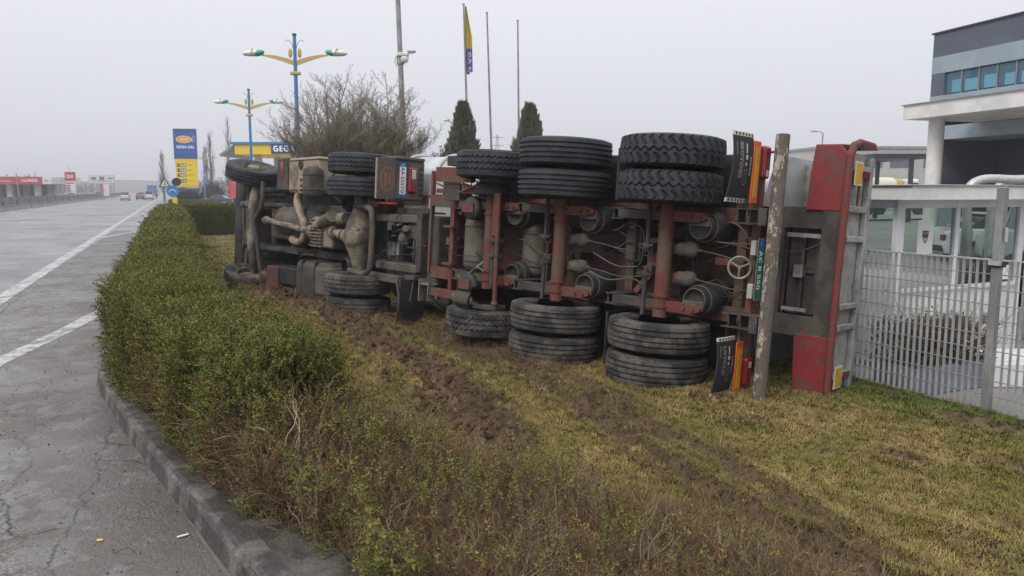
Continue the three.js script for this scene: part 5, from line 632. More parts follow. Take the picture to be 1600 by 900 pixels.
// GEGA totem on its planter
{
  const t = thing('fuel_totem', 'tall blue and yellow fuel price totem rising from a planter', 'sign', [-39.3, -0.1, -94.5], ROADTURN * 0.75);
  const slab = (y0, y1, w0, w1, arch, d) => { const s = new THREE.Shape(); s.moveTo(-w0, y0); s.lineTo(w0, y0); s.lineTo(w1, y1 - arch); s.quadraticCurveTo(0, y1 + arch, -w1, y1 - arch); s.lineTo(-w0, y0); return new THREE.ExtrudeGeometry(s, { depth: d, bevelEnabled: false, curveSegments: 14 }).translate(0, 0, -d); };
  part(t, 'base_panel', slab(0, 2.5, 1.3, 1.3, 0.14, 0.5), C.deepBlue); part(t, 'price_panel', slab(2.3, 5.95, 1.17, 1.25, 0.14, 0.42), C.yellow); const top = part(t, 'brand_panel', rb(-1.36, 1.36, 5.75, 9.45, -0.52, 0.03, 0.2, 4), C.deepBlue);
  part(top, 'frame', [-1, 1].map(s => rb(s * 1.34 - 0.05, s * 1.34 + 0.05, 5.8, 9.3, -0.5, 0.06, 0.03)).concat([rb(-1.3, 1.3, 9.38, 9.5, -0.5, 0.06, 0.03)]), C.white);
  const pr = (name, x0, x1, y0, y1, z, tex) => { const m = new THREE.Mesh(card(x1 - x0, y1 - y0).translate((x0 + x1) / 2, (y0 + y1) / 2, z), printMat(tex)); m.name = name; t.add(m); };
  pr('brand_print', -1.2, 1.2, 6.4, 8.9, 0.042, print(480, 500, (c, w, h) => { c.fillStyle = '#3157a3'; c.fillRect(0, 0, w, h); c.fillStyle = '#e9c477'; c.beginPath(); c.ellipse(215, 150, 180, 88, 0, 0, 7); c.fill(); c.fillStyle = '#d2892e'; c.beginPath(); c.ellipse(215, 150, 150, 64, 0, 0, 7); c.fill(); c.fillStyle = '#f6e2a8'; c.font = 'bold 96px sans-serif'; c.textAlign = 'center'; c.fillText('GOS', 212, 184); c.strokeStyle = '#d8e0ee'; c.lineWidth = 8; c.beginPath(); c.moveTo(400, 120); c.lineTo(430, 60); c.lineTo(460, 130); c.stroke(); c.beginPath(); c.arc(430, 175, 34, 0.4, 5.4); c.stroke(); c.fillStyle = '#f2f4f8'; c.font = 'bold 88px sans-serif'; c.fillText('GEGA OIL', 240, 360, 450); }));
  pr('price_print', -1.05, 1.05, 2.7, 5.5, 0.006, print(420, 560, (c, w, h) => { c.fillStyle = '#e3c51c'; c.fillRect(0, 0, w, h); ['164', '164', '165'].forEach((p, i) => { c.fillStyle = '#2f3a2c'; c.fillRect(10, 40 + i * 120, 190, 86); c.fillStyle = '#fff'; c.font = 'bold 84px monospace'; c.fillText(p, 40, 112 + i * 120); c.fillStyle = '#9a8a20'; c.fillRect(220, 62 + i * 120, i === 2 ? 180 : 110, 14); c.fillRect(220, 92 + i * 120, 120, 10); }); c.fillStyle = '#3a2f20'; c.fillRect(20, 420, 180, 80); c.fillStyle = '#fff'; for (let i = 0; i < 3; i++) c.fillRect(42 + i * 52, 446, 30, 28); c.fillStyle = '#9a8a20'; c.fillRect(220, 450, 170, 14); }));
  pr('base_print', -1.0, 1.0, 1.2, 1.8, 0.006, print(400, 120, (c, w, h) => { c.fillStyle = '#2d549f'; c.fillRect(0, 0, w, h); c.fillStyle = '#e8edf6'; c.font = 'bold 46px sans-serif'; c.fillText('▬▬ 24h ▬ tel', 20, 76, 360); }));
  const pl = thing('totem_planter', 'yellow kerbed planter with a clipped low hedge under the fuel totem', 'planter', [-38.1, -0.1, -92.6], 0.1); part(pl, 'yellow_kerb', rb(-2.4, 2.6, 0, 0.32, -1, 1, 0.05), C.yellow); const items = [], dome = []; for (let i = 0; i < 2600; i++) { const c = mix3(greens[rnd() * 4 | 0], browns[rnd() * 3 | 0], rnd() * 0.35), q = quatTo(V(rr(-0.6, 0.6), 1, rr(-0.4, 0.8)).normalize(), rnd() * 6); items.push([rr(-2.3, 2.5), 0.32 + rr(0, 0.42), rr(0.2, 1.0), q.x, q.y, q.z, q.w, 4, ...c]); const a = rnd() * 3.1416 * 2, e = Math.acos(rnd()); const n = V(Math.sin(e) * Math.cos(a), Math.cos(e), Math.sin(e) * Math.sin(a)), q2 = quatTo(n, rnd() * 6), k = rr(0.6, 1.2); dome.push([n.x * 1.35, 0.4 + n.y * 1.25, n.z * 0.9, q2.x, q2.y, q2.z, q2.w, 4, 0.05 * k, 0.075 * k, 0.04 * k]); } const sg = sprig(9, 0.024, 0.014, 0.08); scatter(pl, 'clipped_hedge', sg, leafMat, items); part(pl, 'soil', bx(-2.3, 2.5, 0.3, 0.36, -0.9, 0.9), flat([0.05, 0.045, 0.03], 0.95)); const ds = thing('dome_shrub', 'round dark green shrub at the foot of the fuel totem', 'shrub', [-38.6, 0.0, -92.9]); scatter(ds, 'crown', sg, leafMat, dome); part(ds, 'stems', sph(0, 0.4, 0, 1, 1.2, 1.1, 0.8), flat([0.1, 0.08, 0.05], 0.95));
}
// road signs
{ const s = thing('warning_sign', 'triangular warning sign on a thin post at the hedge end', 'sign', [-26.7, -0.1, -60], ROADTURN); part(s, 'post', cyl([0, 0, -0.03], [0, 2.9, -0.03], 0.035, 0.035, 10), C.grey); part(s, 'plate', poly([[-0.42, 2.3], [0.42, 2.3], [0, 3.05]], 0.02, 0.01), C.dark); part(s, 'panel', poly([[-0.3, 2.36], [0.3, 2.36], [0, 2.9]], 0.004).translate(0, 0, 0.034), C.white); part(s, 'symbol', [place(bx(-0.02, 0.02, -0.13, 0.16, 0, 0.004), 0.0, 2.56, 0.04, 0, 0, -0.15), place(bx(-0.02, 0.02, -0.1, 0.06, 0, 0.004), 0.05, 2.48, 0.04, 0, 0, 0.8)], C.dark); const y = part(s, 'delineator', [rb(0.5, 0.85, 0.55, 1.5, -0.1, 0.1, 0.04)], C.yellow); part(s, 'delineator_post', bx(0.62, 0.7, 0, 0.6, -0.05, 0.05), C.dark);
  const b = thing('direction_sign', 'round blue sign with white arrows beside the fuel totem', 'sign', [-27.2, -0.1, -62.5], ROADTURN); part(b, 'post', cyl([0, 0, -0.03], [0, 2.9, -0.03], 0.03, 0.03, 8), C.grey); part(b, 'disc', cyl([0, 2.0, -0.01], [0, 2.0, 0.02], 0.46, 0.46, 28), flat([0.03, 0.22, 0.5], 0.45)); part(b, 'arrows', [tube([[-0.26, 1.9, 0.025], [-0.14, 2.06, 0.025], [0, 2.1, 0.025], [0.14, 2.06, 0.025], [0.26, 1.9, 0.025]], 0.035, 5, 16)], C.white); part(b, 'sign_back', cyl([0.32, 2.72, -0.01], [0.32, 2.72, 0.02], 0.34, 0.34, 24), C.dark); }
// lamps with leaf-shaped heads
function lamp(label, pos, turn, H = 7.9) {
  const t = thing('street_lamp', label, 'street lamp', pos, turn, 'blue street lamps of the fuel station'); part(t, 'pole', [cyl([0, 0, 0], [0, H, 0], 0.1, 0.06, 14), cyl([0, 0, 0], [0, 0.5, 0], 0.14, 0.12, 14)], C.blue); part(t, 'pole_cap', cyl([0, H, 0], [0, H + 0.06, 0], 0.08, 0.08, 12), C.dark); part(t, 'collar', [rb(-0.18, 0.18, H - 1.4, H - 1.28, -0.1, 0.1, 0.03)], C.gold);
  for (const s of [1, -1]) { const K = H - 0.26, arm = new THREE.Shape(); arm.moveTo(0.06, K - 0.8); arm.quadraticCurveTo(0.9, K - 0.5, 1.2, K - 0.46); arm.lineTo(1.2, K - 0.42); arm.quadraticCurveTo(0.7, K - 0.4, 0.06, K - 0.62); const a = part(t, 'arm', new THREE.ExtrudeGeometry(arm, { depth: 0.05, bevelEnabled: false }).translate(0, 0, -0.025).rotateY(s > 0 ? 0 : Math.PI), C.gold);
    part(t, 'wing_ornament', [sph(s * 0.17, K - 0.36, 0, 0.1, 0.75, 1.8, 0.35, 12)], C.gold); part(t, 'antenna_ornament', tube([[s * 0.06, K - 0.2, 0], [s * 0.12, K + 0.0, 0], [s * 0.26, K + 0.1, 0], [s * 0.34, K + 0.04, 0]], 0.012, 5, 12), C.grey);
    const head = part(t, 'lamp_head', sph(0, 0, 0, 0.36, 1, 0.3, 0.45, 20).rotateZ(s * -0.06).translate(s * 1.56, K - 0.36, 0), C.white); part(head, 'green_leaf', sph(0, 0, 0, 0.24, 1, 0.46, 0.6, 16).rotateZ(s * -0.2).translate(s * 1.34, K - 0.36, 0), C.green); part(head, 'gold_band', sph(0, 0, 0, 0.2, 0.22, 0.72, 0.9, 14).rotateZ(s * -0.25).translate(s * 1.52, K - 0.33, 0), C.gold); part(head, 'lens', sph(0, 0, 0, 0.3, 1, 0.12, 0.42, 14).translate(s * 1.56, K - 0.44, 0), M.lampClear); } return t;
}
lamp('tall blue lamp with two leaf-shaped heads above the olive tree', [-7.9, -0.1, -29], 0, 7.62); lamp('blue lamp with two leaf-shaped heads left of the olive tree, over the canopy', [-14.3, -0.1, -43], 0, 7.45); lamp('distant blue lamp beside the cypress, only one green head in view', [-4.0, -0.1, -57], 1.15, 7.6); lamp('pale distant lamp standing among the bare poplars', [-43.3, -0.1, -110], 0.15, 7.4);
{ const t = thing('camera_pole', 'tall grey steel mast carrying surveillance cameras behind the olive tree', 'mast', [-4.72, -0.1, -35]); part(t, 'pole', cyl([0, 0, 0], [-0.35, 14.5, 0], 0.14, 0.09, 14), C.grey); const k = part(t, 'camera_housing', [sph(0.02, 7.75, 0.14, 0.18), rb(-0.28, 0.2, 7.86, 8.02, -0.05, 0.3, 0.05)], C.white); part(k, 'camera', [rb(0.12, 0.42, 8.0, 8.12, 0, 0.14, 0.03), cyl([0.4, 8.06, 0.07], [0.5, 8.1, 0.07], 0.05, 0.05, 8)], C.grey); part(t, 'cable', tube([[-0.3, 7.95, 0.1], [-0.42, 7.7, 0.1], [-0.3, 7.45, 0.05], [-0.18, 7.6, 0]], 0.03, 6), C.white); part(t, 'bracket', [cyl([-0.18, 7.55, 0], [-0.18, 7.95, 0], 0.17, 0.17, 12)], C.grey); }
for (const [x, z, h, lean, label] of [[-2.04, -38, 10.8, -0.25, 'slim flagpole flying a limp yellow and purple flag'], [-0.93, -40, 10.85, -0.32, 'bare slim flagpole between the two cypress trees'], [0.42, -42, 10.9, -0.12, 'bare slim flagpole in front of the cypress nearest the trailer tyres']]) { const t = thing('flagpole', label, 'flagpole', [x, -0.15, z], 0, 'flagpoles of the fuel station'); part(t, 'pole', cyl([0, 0, 0], [lean, h, 0], 0.075, 0.04, 12), C.grey); part(t, 'finial', sph(lean, h + 0.03, 0, 0.06, 1, 1, 1, 10), C.grey); }
{ const nx = 8, ny = 30, g = new THREE.PlaneGeometry(1, 1, nx, ny), p = g.attributes.position; for (let i = 0; i < p.count; i++) { const u = p.getX(i) + 0.5, v = 0.5 - p.getY(i), w = 0.06 + 0.26 * Math.min(1, v * 2.2); p.setXYZ(i, u * w + 0.05 + 0.03 * v, -v * 3.15 + (u > 0.5 && v > 0.95 ? 0.1 : 0), 0.06 * Math.sin(u * 13 + v * 5)); } g.computeVertexNormals();
  const t = print(128, 512, (c, w, h) => { c.fillStyle = '#b3a23c'; c.fillRect(0, 0, w, h * 0.62); c.fillStyle = '#5a5590'; c.fillRect(0, h * 0.62, w, h); c.save(); c.translate(w / 2 + 26, h * 0.66); c.rotate(Math.PI / 2); c.fillStyle = '#d9d9e6'; c.font = 'bold 74px sans-serif'; c.fillText('GA O', 0, 40, 165); c.restore(); });
  const f = new THREE.Mesh(g, printMat(t, 0.8)); f.name = 'flag'; f.position.set(-2.28, 10.6, -38); f.castShadow = f.receiveShadow = true; scene.add(f); tag(f, 'limp yellow and purple flag hanging down its pole', 'flag'); }
// fuel station canopy with blue sign
{ const t = thing('station_canopy', 'yellow fuel station canopy with a blue lettered fascia behind the olive tree', 'canopy', [-15.3, 0, -60]); part(t, 'roof', [bx(-5.9, 6.6, 4.7, 5.45, -8, 0)], C.yellow); part(t, 'blue_trim', [bx(-6.2, 6.7, 5.46, 5.62, -8.1, 0.15)], C.blue); part(t, 'eave', poly([[-7.1, 4.55], [-5.95, 5.3], [-5.95, 5.44], [-7.1, 4.7]], 7).translate(0, 0, -7), C.grey); const s = part(t, 'sign_panel', rb(-3.1, 1.2, 4.75, 5.5, 0.0, 0.12, 0.03), C.deepBlue); const m = new THREE.Mesh(card(4.1, 0.68).translate(-0.95, 5.12, 0.135), printMat(print(820, 136, (c, w, h) => { c.fillStyle = '#22406f'; c.fillRect(0, 0, w, h); c.fillStyle = '#eef1f6'; c.font = 'bold 124px sans-serif'; c.fillText('GEGA OIL', 12, 112, 790); }))); m.name = 'lettering'; s.add(m); for (const x of [-4.6, 0, 5]) for (const z of [-1.5, -6.5]) part(t, 'column', rb(x - 0.25, x + 0.25, -0.1, 4.7, z - 0.25, z + 0.25, 0.04), C.offwhite); }
{ const t = thing('shop_building', 'low white building with a red tiled roof edge beyond the parked cars', 'building', [-48, -0.1, -140]); part(t, 'wall', bx(-3, 7, 0, 2.2, -4, 0), C.offwhite); part(t, 'roof', bx(-3.3, 7.3, 2.2, 2.75, -4.2, 0.4), flat([0.42, 0.12, 0.1], 0.7)); for (const x of [0, 4]) part(t, 'window', bx(x, x + 1.4, 0.8, 1.7, 0, 0.03), glassDark); solo('red_container', 'bright red boxy kiosk beyond the forecourt beside a dark shrub', 'kiosk', [rb(-45.6, -43.4, 0.3, 3.3, -129, -126, 0.08), bx(-45.3, -43.7, 3.3, 3.4, -128.8, -126.2)], flat([0.5, 0.04, 0.06], 0.5)); }
function bush(label, x, z, rx, ry, col, grp, n = 1600, sc = 5) { const t = thing('bush', label, 'bush', [x, -0.2, z], 0, grp), it = []; const g = bush.g ??= sprig(9, 0.026, 0.015, 0.08); for (let i = 0; i < n; i++) { const a = rnd() * 6.3, e = Math.acos(rr(-0.1, 1)), k = 0.8 + 0.4 * samp(NB, a / 6.3, e / 3) , v = V(Math.sin(e) * Math.cos(a), Math.cos(e), Math.sin(e) * Math.sin(a)), q = quatTo(v.clone().add(V(rr(-0.5, 0.5), rr(0, 0.6), rr(-0.5, 0.5))).normalize(), rnd() * 6), r = k * rr(0.75, 1.05), f = rr(0.6, 1.2); it.push([v.x * rx * r, Math.max(0.05, v.y * ry * r + 0.1), v.z * rx * r, q.x, q.y, q.z, q.w, sc * rr(0.8, 1.2), col[0] * f, col[1] * f, col[2] * f]); } scatter(t, 'foliage', g, leafMat, it); part(t, 'stems', sph(0, 0.1, 0, 1, rx * 0.68, ry * 0.72, rx * 0.68), flat([0.12, 0.09, 0.06], 0.95)); }
bush('dark bush beside the parked saloon on the forecourt', -46.5, -121, 1.7, 2.9, [0.045, 0.05, 0.035]); bush('dark green bush behind the red kiosk', -45.8, -131, 1.6, 3.9, [0.05, 0.065, 0.035]); bush('low dark bush right of the dome shrub', -43.5, -112, 1.5, 1.5, [0.05, 0.06, 0.03]); bush('brown bushes low beside the cypress and olive tree', -2.9, -33, 0.9, 3.3, [0.13, 0.1, 0.065], undefined, 2200, 4);
poplar('bare grey poplar tree directly behind the dark parked saloon', -53.8, -140, 12.6, 'bare poplars beyond the forecourt'); poplar('tallest bare grey poplar, beside the canopy edge', -50.6, -140, 15.2, 'bare poplars beyond the forecourt'); poplar('small bare poplar next to the pale distant lamp', -59.5, -152, 10.6, 'bare poplars beyond the forecourt'); poplar('thin bare poplar just right of the fuel totem', -67, -150, 9.5, 'bare poplars beyond the forecourt');
// red station across the road
{ const t = thing('red_station_canopy', 'red and white fuel station canopy across the road on white columns', 'canopy', [-100.4, -0.3, -170], 0.1); part(t, 'fascia', bx(-40, -1.7, 3.6, 5.25, -14, 0), C.red); part(t, 'white_stripe', bx(-40, -8, 4.2, 4.42, 0, 0.03), flat([0.62, 0.4, 0.4], 0.5)); part(t, 'white_end', bx(-1.69, 0.2, 3.65, 5.2, -14, 0.02), C.white); const pr = (w, h, x, y, tex) => { const m = new THREE.Mesh(card(w, h).translate(x, y, 0.05), printMat(tex)); m.name = 'lettering'; t.add(m); }; pr(4, 1, -4.1, 4.45, print(400, 100, (c, w, h) => { c.fillStyle = '#a8333f'; c.fillRect(0, 0, w, h); c.fillStyle = '#f3ecec'; c.font = 'bold 84px sans-serif'; c.fillText('LLUKOIL', 10, 80, 380); })); pr(1.5, 1, -0.75, 4.4, print(150, 100, (c, w, h) => { c.fillStyle = '#d8d6d6'; c.fillRect(0, 0, w, h); c.fillStyle = '#9a4050'; c.font = 'bold 66px sans-serif'; c.fillText('TBL', 8, 74, 130); })); for (const x of [-10, -4.2, -16]) for (const z of [-3, -10]) part(t, 'column', rb(x - 0.55, x + 0.55, 0, 3.6, z - 0.5, z + 0.5, 0.05), C.white); part(t, 'shop', bx(-38, -6.5, 0, 3.6, -13, -12), flat([0.12, 0.13, 0.13], 0.5)); 
  const s = thing('red_price_totem', 'white price totem with a red head across the road', 'sign', [-99, -0.3, -175], 0.2); part(s, 'panel', rb(-1.05, 1.05, 0, 4.4, -0.3, 0, 0.05), C.white); part(s, 'head', rb(-1.08, 1.08, 4.4, 6.4, -0.32, 0.02, 0.05), C.red); const m = new THREE.Mesh(card(1.6, 1.6).translate(0, 5.4, 0.03), printMat(print(160, 160, (c, w, h) => { c.fillStyle = '#a02a38'; c.fillRect(0, 0, w, h); c.fillStyle = '#f2eaea'; c.font = 'bold 108px sans-serif'; c.fillText('IUK', 4, 118, 150); }))); m.name = 'lettering'; s.add(m); const m2 = new THREE.Mesh(card(1.8, 3.4).translate(0, 2.4, 0.01), printMat(print(180, 340, (c, w, h) => { c.fillStyle = '#dfdedd'; c.fillRect(0, 0, w, h); c.fillStyle = '#b0505a'; c.fillRect(6, 4, 168, 30); c.fillRect(20, 240, 150, 26); c.fillRect(20, 296, 150, 24); c.fillStyle = '#3a3a3e'; for (let i = 0; i < 3; i++) c.fillRect(10, 64 + i * 56, 80, 24); }))); m2.name = 'price_print'; s.add(m2); part(s, 'mast', cyl([-0.1, 6.4, -0.1], [-0.1, 8, -0.1], 0.05, 0.04, 6), C.grey);
  const b = thing('billboard', 'two wide white billboards on thin legs across the road', 'billboard', [-93.5, -0.3, -178], 0.2); for (const x of [-2.2, -0.2, 1.8, 2.4]) part(b, 'leg', cyl([x, 0, -0.1], [x, 4, -0.1], 0.08, 0.08, 8), C.grey); const bt = print(520, 160, (c, w, h) => { c.fillStyle = '#cfd0d1'; c.fillRect(0, 0, w, h); c.fillStyle = '#6c6e72'; c.fillRect(40, 30, 110, 60); c.fillRect(210, 20, 110, 80); c.fillStyle = '#8c8f93'; c.fillRect(390, 30, 110, 50); c.fillRect(60, 110, 420, 20); }); part(b, 'frame', rb(-2.7, 2.7, 3.9, 5.7, -0.2, 0, 0.03), C.grey); const bm = new THREE.Mesh(card(5.2, 1.65).translate(0, 4.8, 0.01), printMat(bt)); bm.name = 'poster'; b.add(bm);
  const r = thing('pylon_sign', 'narrow red and white upright sign behind the median barrier', 'sign', [-97.2, -0.3, -186], 0.2); part(r, 'panel', bx(-0.2, 1, 1, 3.8, -0.2, 0), C.white); part(r, 'red_panel', bx(-1, -0.2, 1.2, 3.8, -0.2, 0.02), flat([0.45, 0.1, 0.12], 0.5)); part(r, 'post', bx(-0.1, 0.1, 0, 1, -0.15, -0.05), C.grey);
  const w = thing('tower_sign', 'dark blue tapering tower sign at the left edge beyond the road', 'sign', [-97.4, -0.3, -145], 0); part(w, 'panel', poly([[-8, 0], [0.95, 0], [0.1, 13], [-8, 13]], 0.6), flat([0.03, 0.05, 0.13], 0.5)); part(w, 'edge_trim', poly([[0.96, 0], [1.12, 0], [0.26, 13], [0.11, 13]], 0.66).translate(0, 0, -0.03), flat([0.12, 0.15, 0.22], 0.5)); }
{ const t = thing('light_pole', 'thin grey lamp pole in front of the red canopy', 'pole', [-92.3, -0.3, -146]); part(t, 'pole', cyl([0, 0, 0], [-0.3, 5.4, 0], 0.14, 0.09, 8), C.grey); part(t, 'base', cyl([0, 0, 0], [0, 0.3, 0], 0.25, 0.2, 8), C.grey); }
{ const far = [], g = sprig(9, 0.03, 0.018, 0.08); for (let i = 0; i < 5200; i++) { const t = 230 + 420 * rnd(), left = rnd() < 0.6, [x, z] = P2(left ? -34 - 40 * rnd() * (t / 300) : 7 + 26 * Math.pow(rnd(), 0.7) * (t / 300), t), h = 3.2 + 3 * samp(NA, x / 60, z / 60), q = quatTo(V(rr(-0.6, 0.6), 1, rr(-0.6, 0.6)).normalize(), rnd() * 6), k = rr(0.6, 1.2); far.push([x, rr(0, h), z, q.x, q.y, q.z, q.w, rr(12, 22), 0.07 * k, 0.08 * k, 0.06 * k]); } tag(scatter(null, 'distant_trees', g, leafMat, far), 'hazy mass of distant roadside trees along the horizon', 'trees');
  const pos = []; const n = 140, hh = (i) => 6 + 20 * Math.pow(samp(NB, i / n * 0.8 + 0.13, 0.3), 1.6) + 6 * samp(NC, i / n * 0.6, 0.6); for (let i = 0; i < n; i++) { const pt = (k, f) => { const a = -1.35 + 2.7 * k / n, R = f ? 980 : 760; return [Math.sin(a) * R, f ? hh(k) : -1, -Math.cos(a) * R]; }; pos.push(...pt(i, 0), ...pt(i + 1, 0), ...pt(i + 1, 1), ...pt(i, 0), ...pt(i + 1, 1), ...pt(i, 1)); } const hg = new THREE.BufferGeometry(); hg.setAttribute('position', new THREE.Float32BufferAttribute(pos, 3)); hg.computeVertexNormals(); struct('hills', hg, mat([0.08, 0.09, 0.06], [0.12, 0.115, 0.08], { scale: 90, rough: 0.95 })); }
{ const t = thing('lattice_pylon', 'faint steel lattice pylon far off between the flagpoles', 'pylon', [-5.6, 0, -300]), B = new Buf(); for (let k = 0; k < 8; k++) for (let s = 0; s < 4; s++) { const w = (q) => 1.9 * (1 - q / 9), c = [[-1, -1], [1, -1], [1, 1], [-1, 1]], a = c[s], b = c[(s + 1) % 4], y0 = k * 2.9, y1 = (k + 1) * 2.9; B.stick(V(a[0] * w(k), y0, a[1] * w(k)), V(a[0] * w(k + 1), y1, a[1] * w(k + 1)), 0.1, 0.1, 4); B.stick(V(a[0] * w(k), y0, a[1] * w(k)), V(b[0] * w(k + 1), y1, b[1] * w(k + 1)), 0.06, 0.06, 3); } const m = new THREE.Mesh(B.geo(), C.grey); m.name = 'mast'; t.add(m); for (const y of [16, 19, 22]) part(t, 'cross_arm', bx(-2.6, 2.6, y, y + 0.25, -0.1, 0.1), C.grey); }

// ---------- right-hand side: fence, booth, buildings ----------
{
  const galv = mat([0.46, 0.47, 0.47], [0.36, 0.365, 0.365], { scale: 0.5, rough: 0.5, metal: 0.2 });
  const panel = (label, A, B, y0) => { const dx = B[0] - A[0], dz = B[1] - A[1], L = Math.hypot(dx, dz), t = thing('grating_fence', label, 'fence', [A[0], 0, A[1]], Math.atan2(-dz, dx), 'steel grating fence panels'); const n = Math.round(L / 0.062), bar = bx(-0.002, 0.002, y0, 1.335, -0.019, 0.019); for (let i = 1; i < n; i++) { const b = mesh('bar', bar.clone(), galv, t); b.position.x = i * L / n; } for (let y = y0 + 0.06; y < 1.3; y += 0.132) part(t, 'cross_rod', cyl([0, y, 0.012], [L, y, 0.012], 0.0045, 0.0045, 6), C.grey); part(t, 'top_edge', bx(0, L, 1.336, 1.348, -0.016, 0.016), galv); part(t, 'bottom_edge', bx(0, L, y0 - 0.01, y0, -0.016, 0.016), galv); return t; };
  panel('steel grating fence panel between the overturned trailer and the gate post', fenceA, [fenceB[0] - 0.02, fenceB[1] - 0.04], -0.03); panel('steel grating fence panel on the near side of the gate post', [fenceB[0] + 0.02, fenceB[1] + 0.04], fenceC, -0.03); panel('steel grating fence panel following on towards the viewer, partly out of view', [fenceC[0] + 0.01, fenceC[1] + 0.02], [5.75, -3.53], -0.03);
  const p = thing('gate_post', 'tall square galvanised gate post between the two fence panels', 'post', [fenceB[0], -0.1, fenceB[1]], -1.1); part(p, 'shaft', rb(-0.034, 0.034, 0, 2.06, -0.034, 0.034, 0.008), C.grey); part(p, 'hinge', [cyl([0.055, 1.6, 0], [0.055, 1.72, 0], 0.014, 0.014, 8), bx(-0.045, 0.06, 1.4, 1.44, 0.038, 0.06)], galv); part(p, 'clamp', [rb(-0.05, 0.05, 1.38, 1.44, -0.05, 0.05, 0.006)], C.dark); part(p, 'base_plate', bx(-0.09, 0.09, 0.09, 0.1, -0.09, 0.09), galv);
  // booth: local x across (away to the right), z towards the camera
  const t = thing('gatehouse_booth', 'small white gatehouse booth with large glass panes and a flat roof', 'booth', [4.42, -0.17, -8.9], Math.atan2(0.402, 0.916));
  const W = 2.25, D = 2.6, fr = mat([0.7, 0.71, 0.74], [0.62, 0.63, 0.66], { scale: 1.4, rough: 0.4, speck: 0.05 });
  part(t, 'roof', [rb(-0.18, W + 1.2, 2.07, 2.16, -D - 0.2, 0.32, 0.01)], C.white); part(t, 'fascia', [bx(-0.2, W + 1.2, 2.0, 2.13, 0.321, 0.335), bx(-0.215, -0.2, 2.0, 2.13, -D - 0.2, 0.335)], C.white); part(t, 'roof_sheet', bx(-0.25, W + 1.25, 2.161, 2.168, -D - 0.25, 0.36), C.white);
  part(t, 'ceiling', bx(0, W, 2.03, 2.06, -D, 0), C.offwhite); part(t, 'floor', bx(0, W, 0, 0.06, -D, 0), C.grey); part(t, 'counter', rb(0.1, W - 0.1, 0.8, 0.86, -0.6, -0.1, 0.01), C.grey);
  for (const [x, w] of [[0, 0.12], [0.98, 0.07], [W - 0.1, 0.1]]) part(t, 'window_post', bx(x, x + w, 0.06, 2.03, -0.06, 0.0), fr);
  for (const [z] of [[-D], [-1.3]]) part(t, 'window_post', bx(0.0, 0.06, 0.06, 2.03, z, z + 0.08), fr); part(t, 'window_post', bx(W - 0.1, W, 0.06, 2.03, -D, -D + 0.08), fr); part(t, 'header', bx(0, W, 1.9, 2.03, -0.055, -0.003), fr); part(t, 'header', bx(0.003, 0.055, 1.9, 2.03, -D, -0.06), fr); part(t, 'header', bx(0, W, 1.9, 2.03, -D + 0.003, -D + 0.05), fr);
  part(t, 'lower_panel', bx(0.12, W - 0.1, 0.0, 0.92, -0.05, -0.012), C.white); part(t, 'lower_panel', bx(0.012, 0.05, 0, 0.92, -D, -0.06), fr); part(t, 'lower_panel', bx(0, W, 0, 0.92, -D + 0.01, -D + 0.05), fr); part(t, 'sill', bx(0.1, W - 0.08, 0.92, 0.96, -0.07, 0.03), fr);
  const pn = (x0, x1, y0, y1, z) => { const g = card(x1 - x0, y1 - y0).translate((x0 + x1) / 2, (y0 + y1) / 2, z); const m = new THREE.Mesh(g, pane); m.name = 'glass_pane'; t.add(m); }; pn(0.12, 0.98, 0.96, 1.9, -0.03); pn(1.05, W - 0.1, 0.96, 1.9, -0.03); pn(1.1, W - 0.1, 0.92, 1.9, -D + 0.03); part(t, 'back_wall', bx(0.06, 1.1, 0.92, 1.9, -D + 0.01, -D + 0.05), C.offwhite); { const g = card(D - 0.14, 0.98).rotateY(-Math.PI / 2).translate(0.03, 1.41, -D / 2); const m = new THREE.Mesh(g, pane); m.name = 'glass_pane'; t.add(m); } { const g = card(D - 0.1, 0.98).rotateY(-Math.PI / 2).translate(W - 0.03, 1.41, -D / 2); const m = new THREE.Mesh(g, pane); m.name = 'glass_pane'; t.add(m); }
  const post = solo('notice', 'white notice with a dark shield emblem stuck on the booth glass', 'notice', card(0.26, 0.4), printMat(print(260, 400, (c, w, h) => { c.fillStyle = '#d9dadb'; c.fillRect(0, 0, w, h); c.fillStyle = '#33363a'; c.beginPath(); c.moveTo(76, 130); c.quadraticCurveTo(130, 118, 186, 130); c.quadraticCurveTo(188, 220, 131, 282); c.quadraticCurveTo(72, 220, 76, 130); c.fill(); c.strokeStyle = '#c9cbce'; c.lineWidth = 4; c.strokeRect(92, 144, 78, 22); c.fillStyle = '#c9cbce'; c.beginPath(); c.moveTo(98, 200); c.lineTo(130, 222); c.lineTo(164, 200); c.lineTo(131, 262); c.fill(); })), undefined, true); { const v = V(0.5, 1.56, -0.022).applyEuler(new THREE.Euler(0, t.rotation.y, 0)).add(t.position); post.position.copy(v); post.rotation.y = t.rotation.y; }
  const n2 = solo('triangle_notice', 'small white notice with a triangle mark low on the booth glass', 'notice', card(0.15, 0.18), printMat(print(150, 180, (c, w, h) => { c.fillStyle = '#e4e5e4'; c.fillRect(0, 0, w, h); c.strokeStyle = '#4a4c50'; c.lineWidth = 7; c.beginPath(); c.moveTo(75, 40); c.lineTo(30, 140); c.lineTo(120, 140); c.closePath(); c.stroke(); })), undefined, true); { const v = V(W - 0.24, 1.08, -0.022).applyEuler(new THREE.Euler(0, t.rotation.y, 0)).add(t.position); n2.position.copy(v); n2.rotation.y = t.rotation.y; }
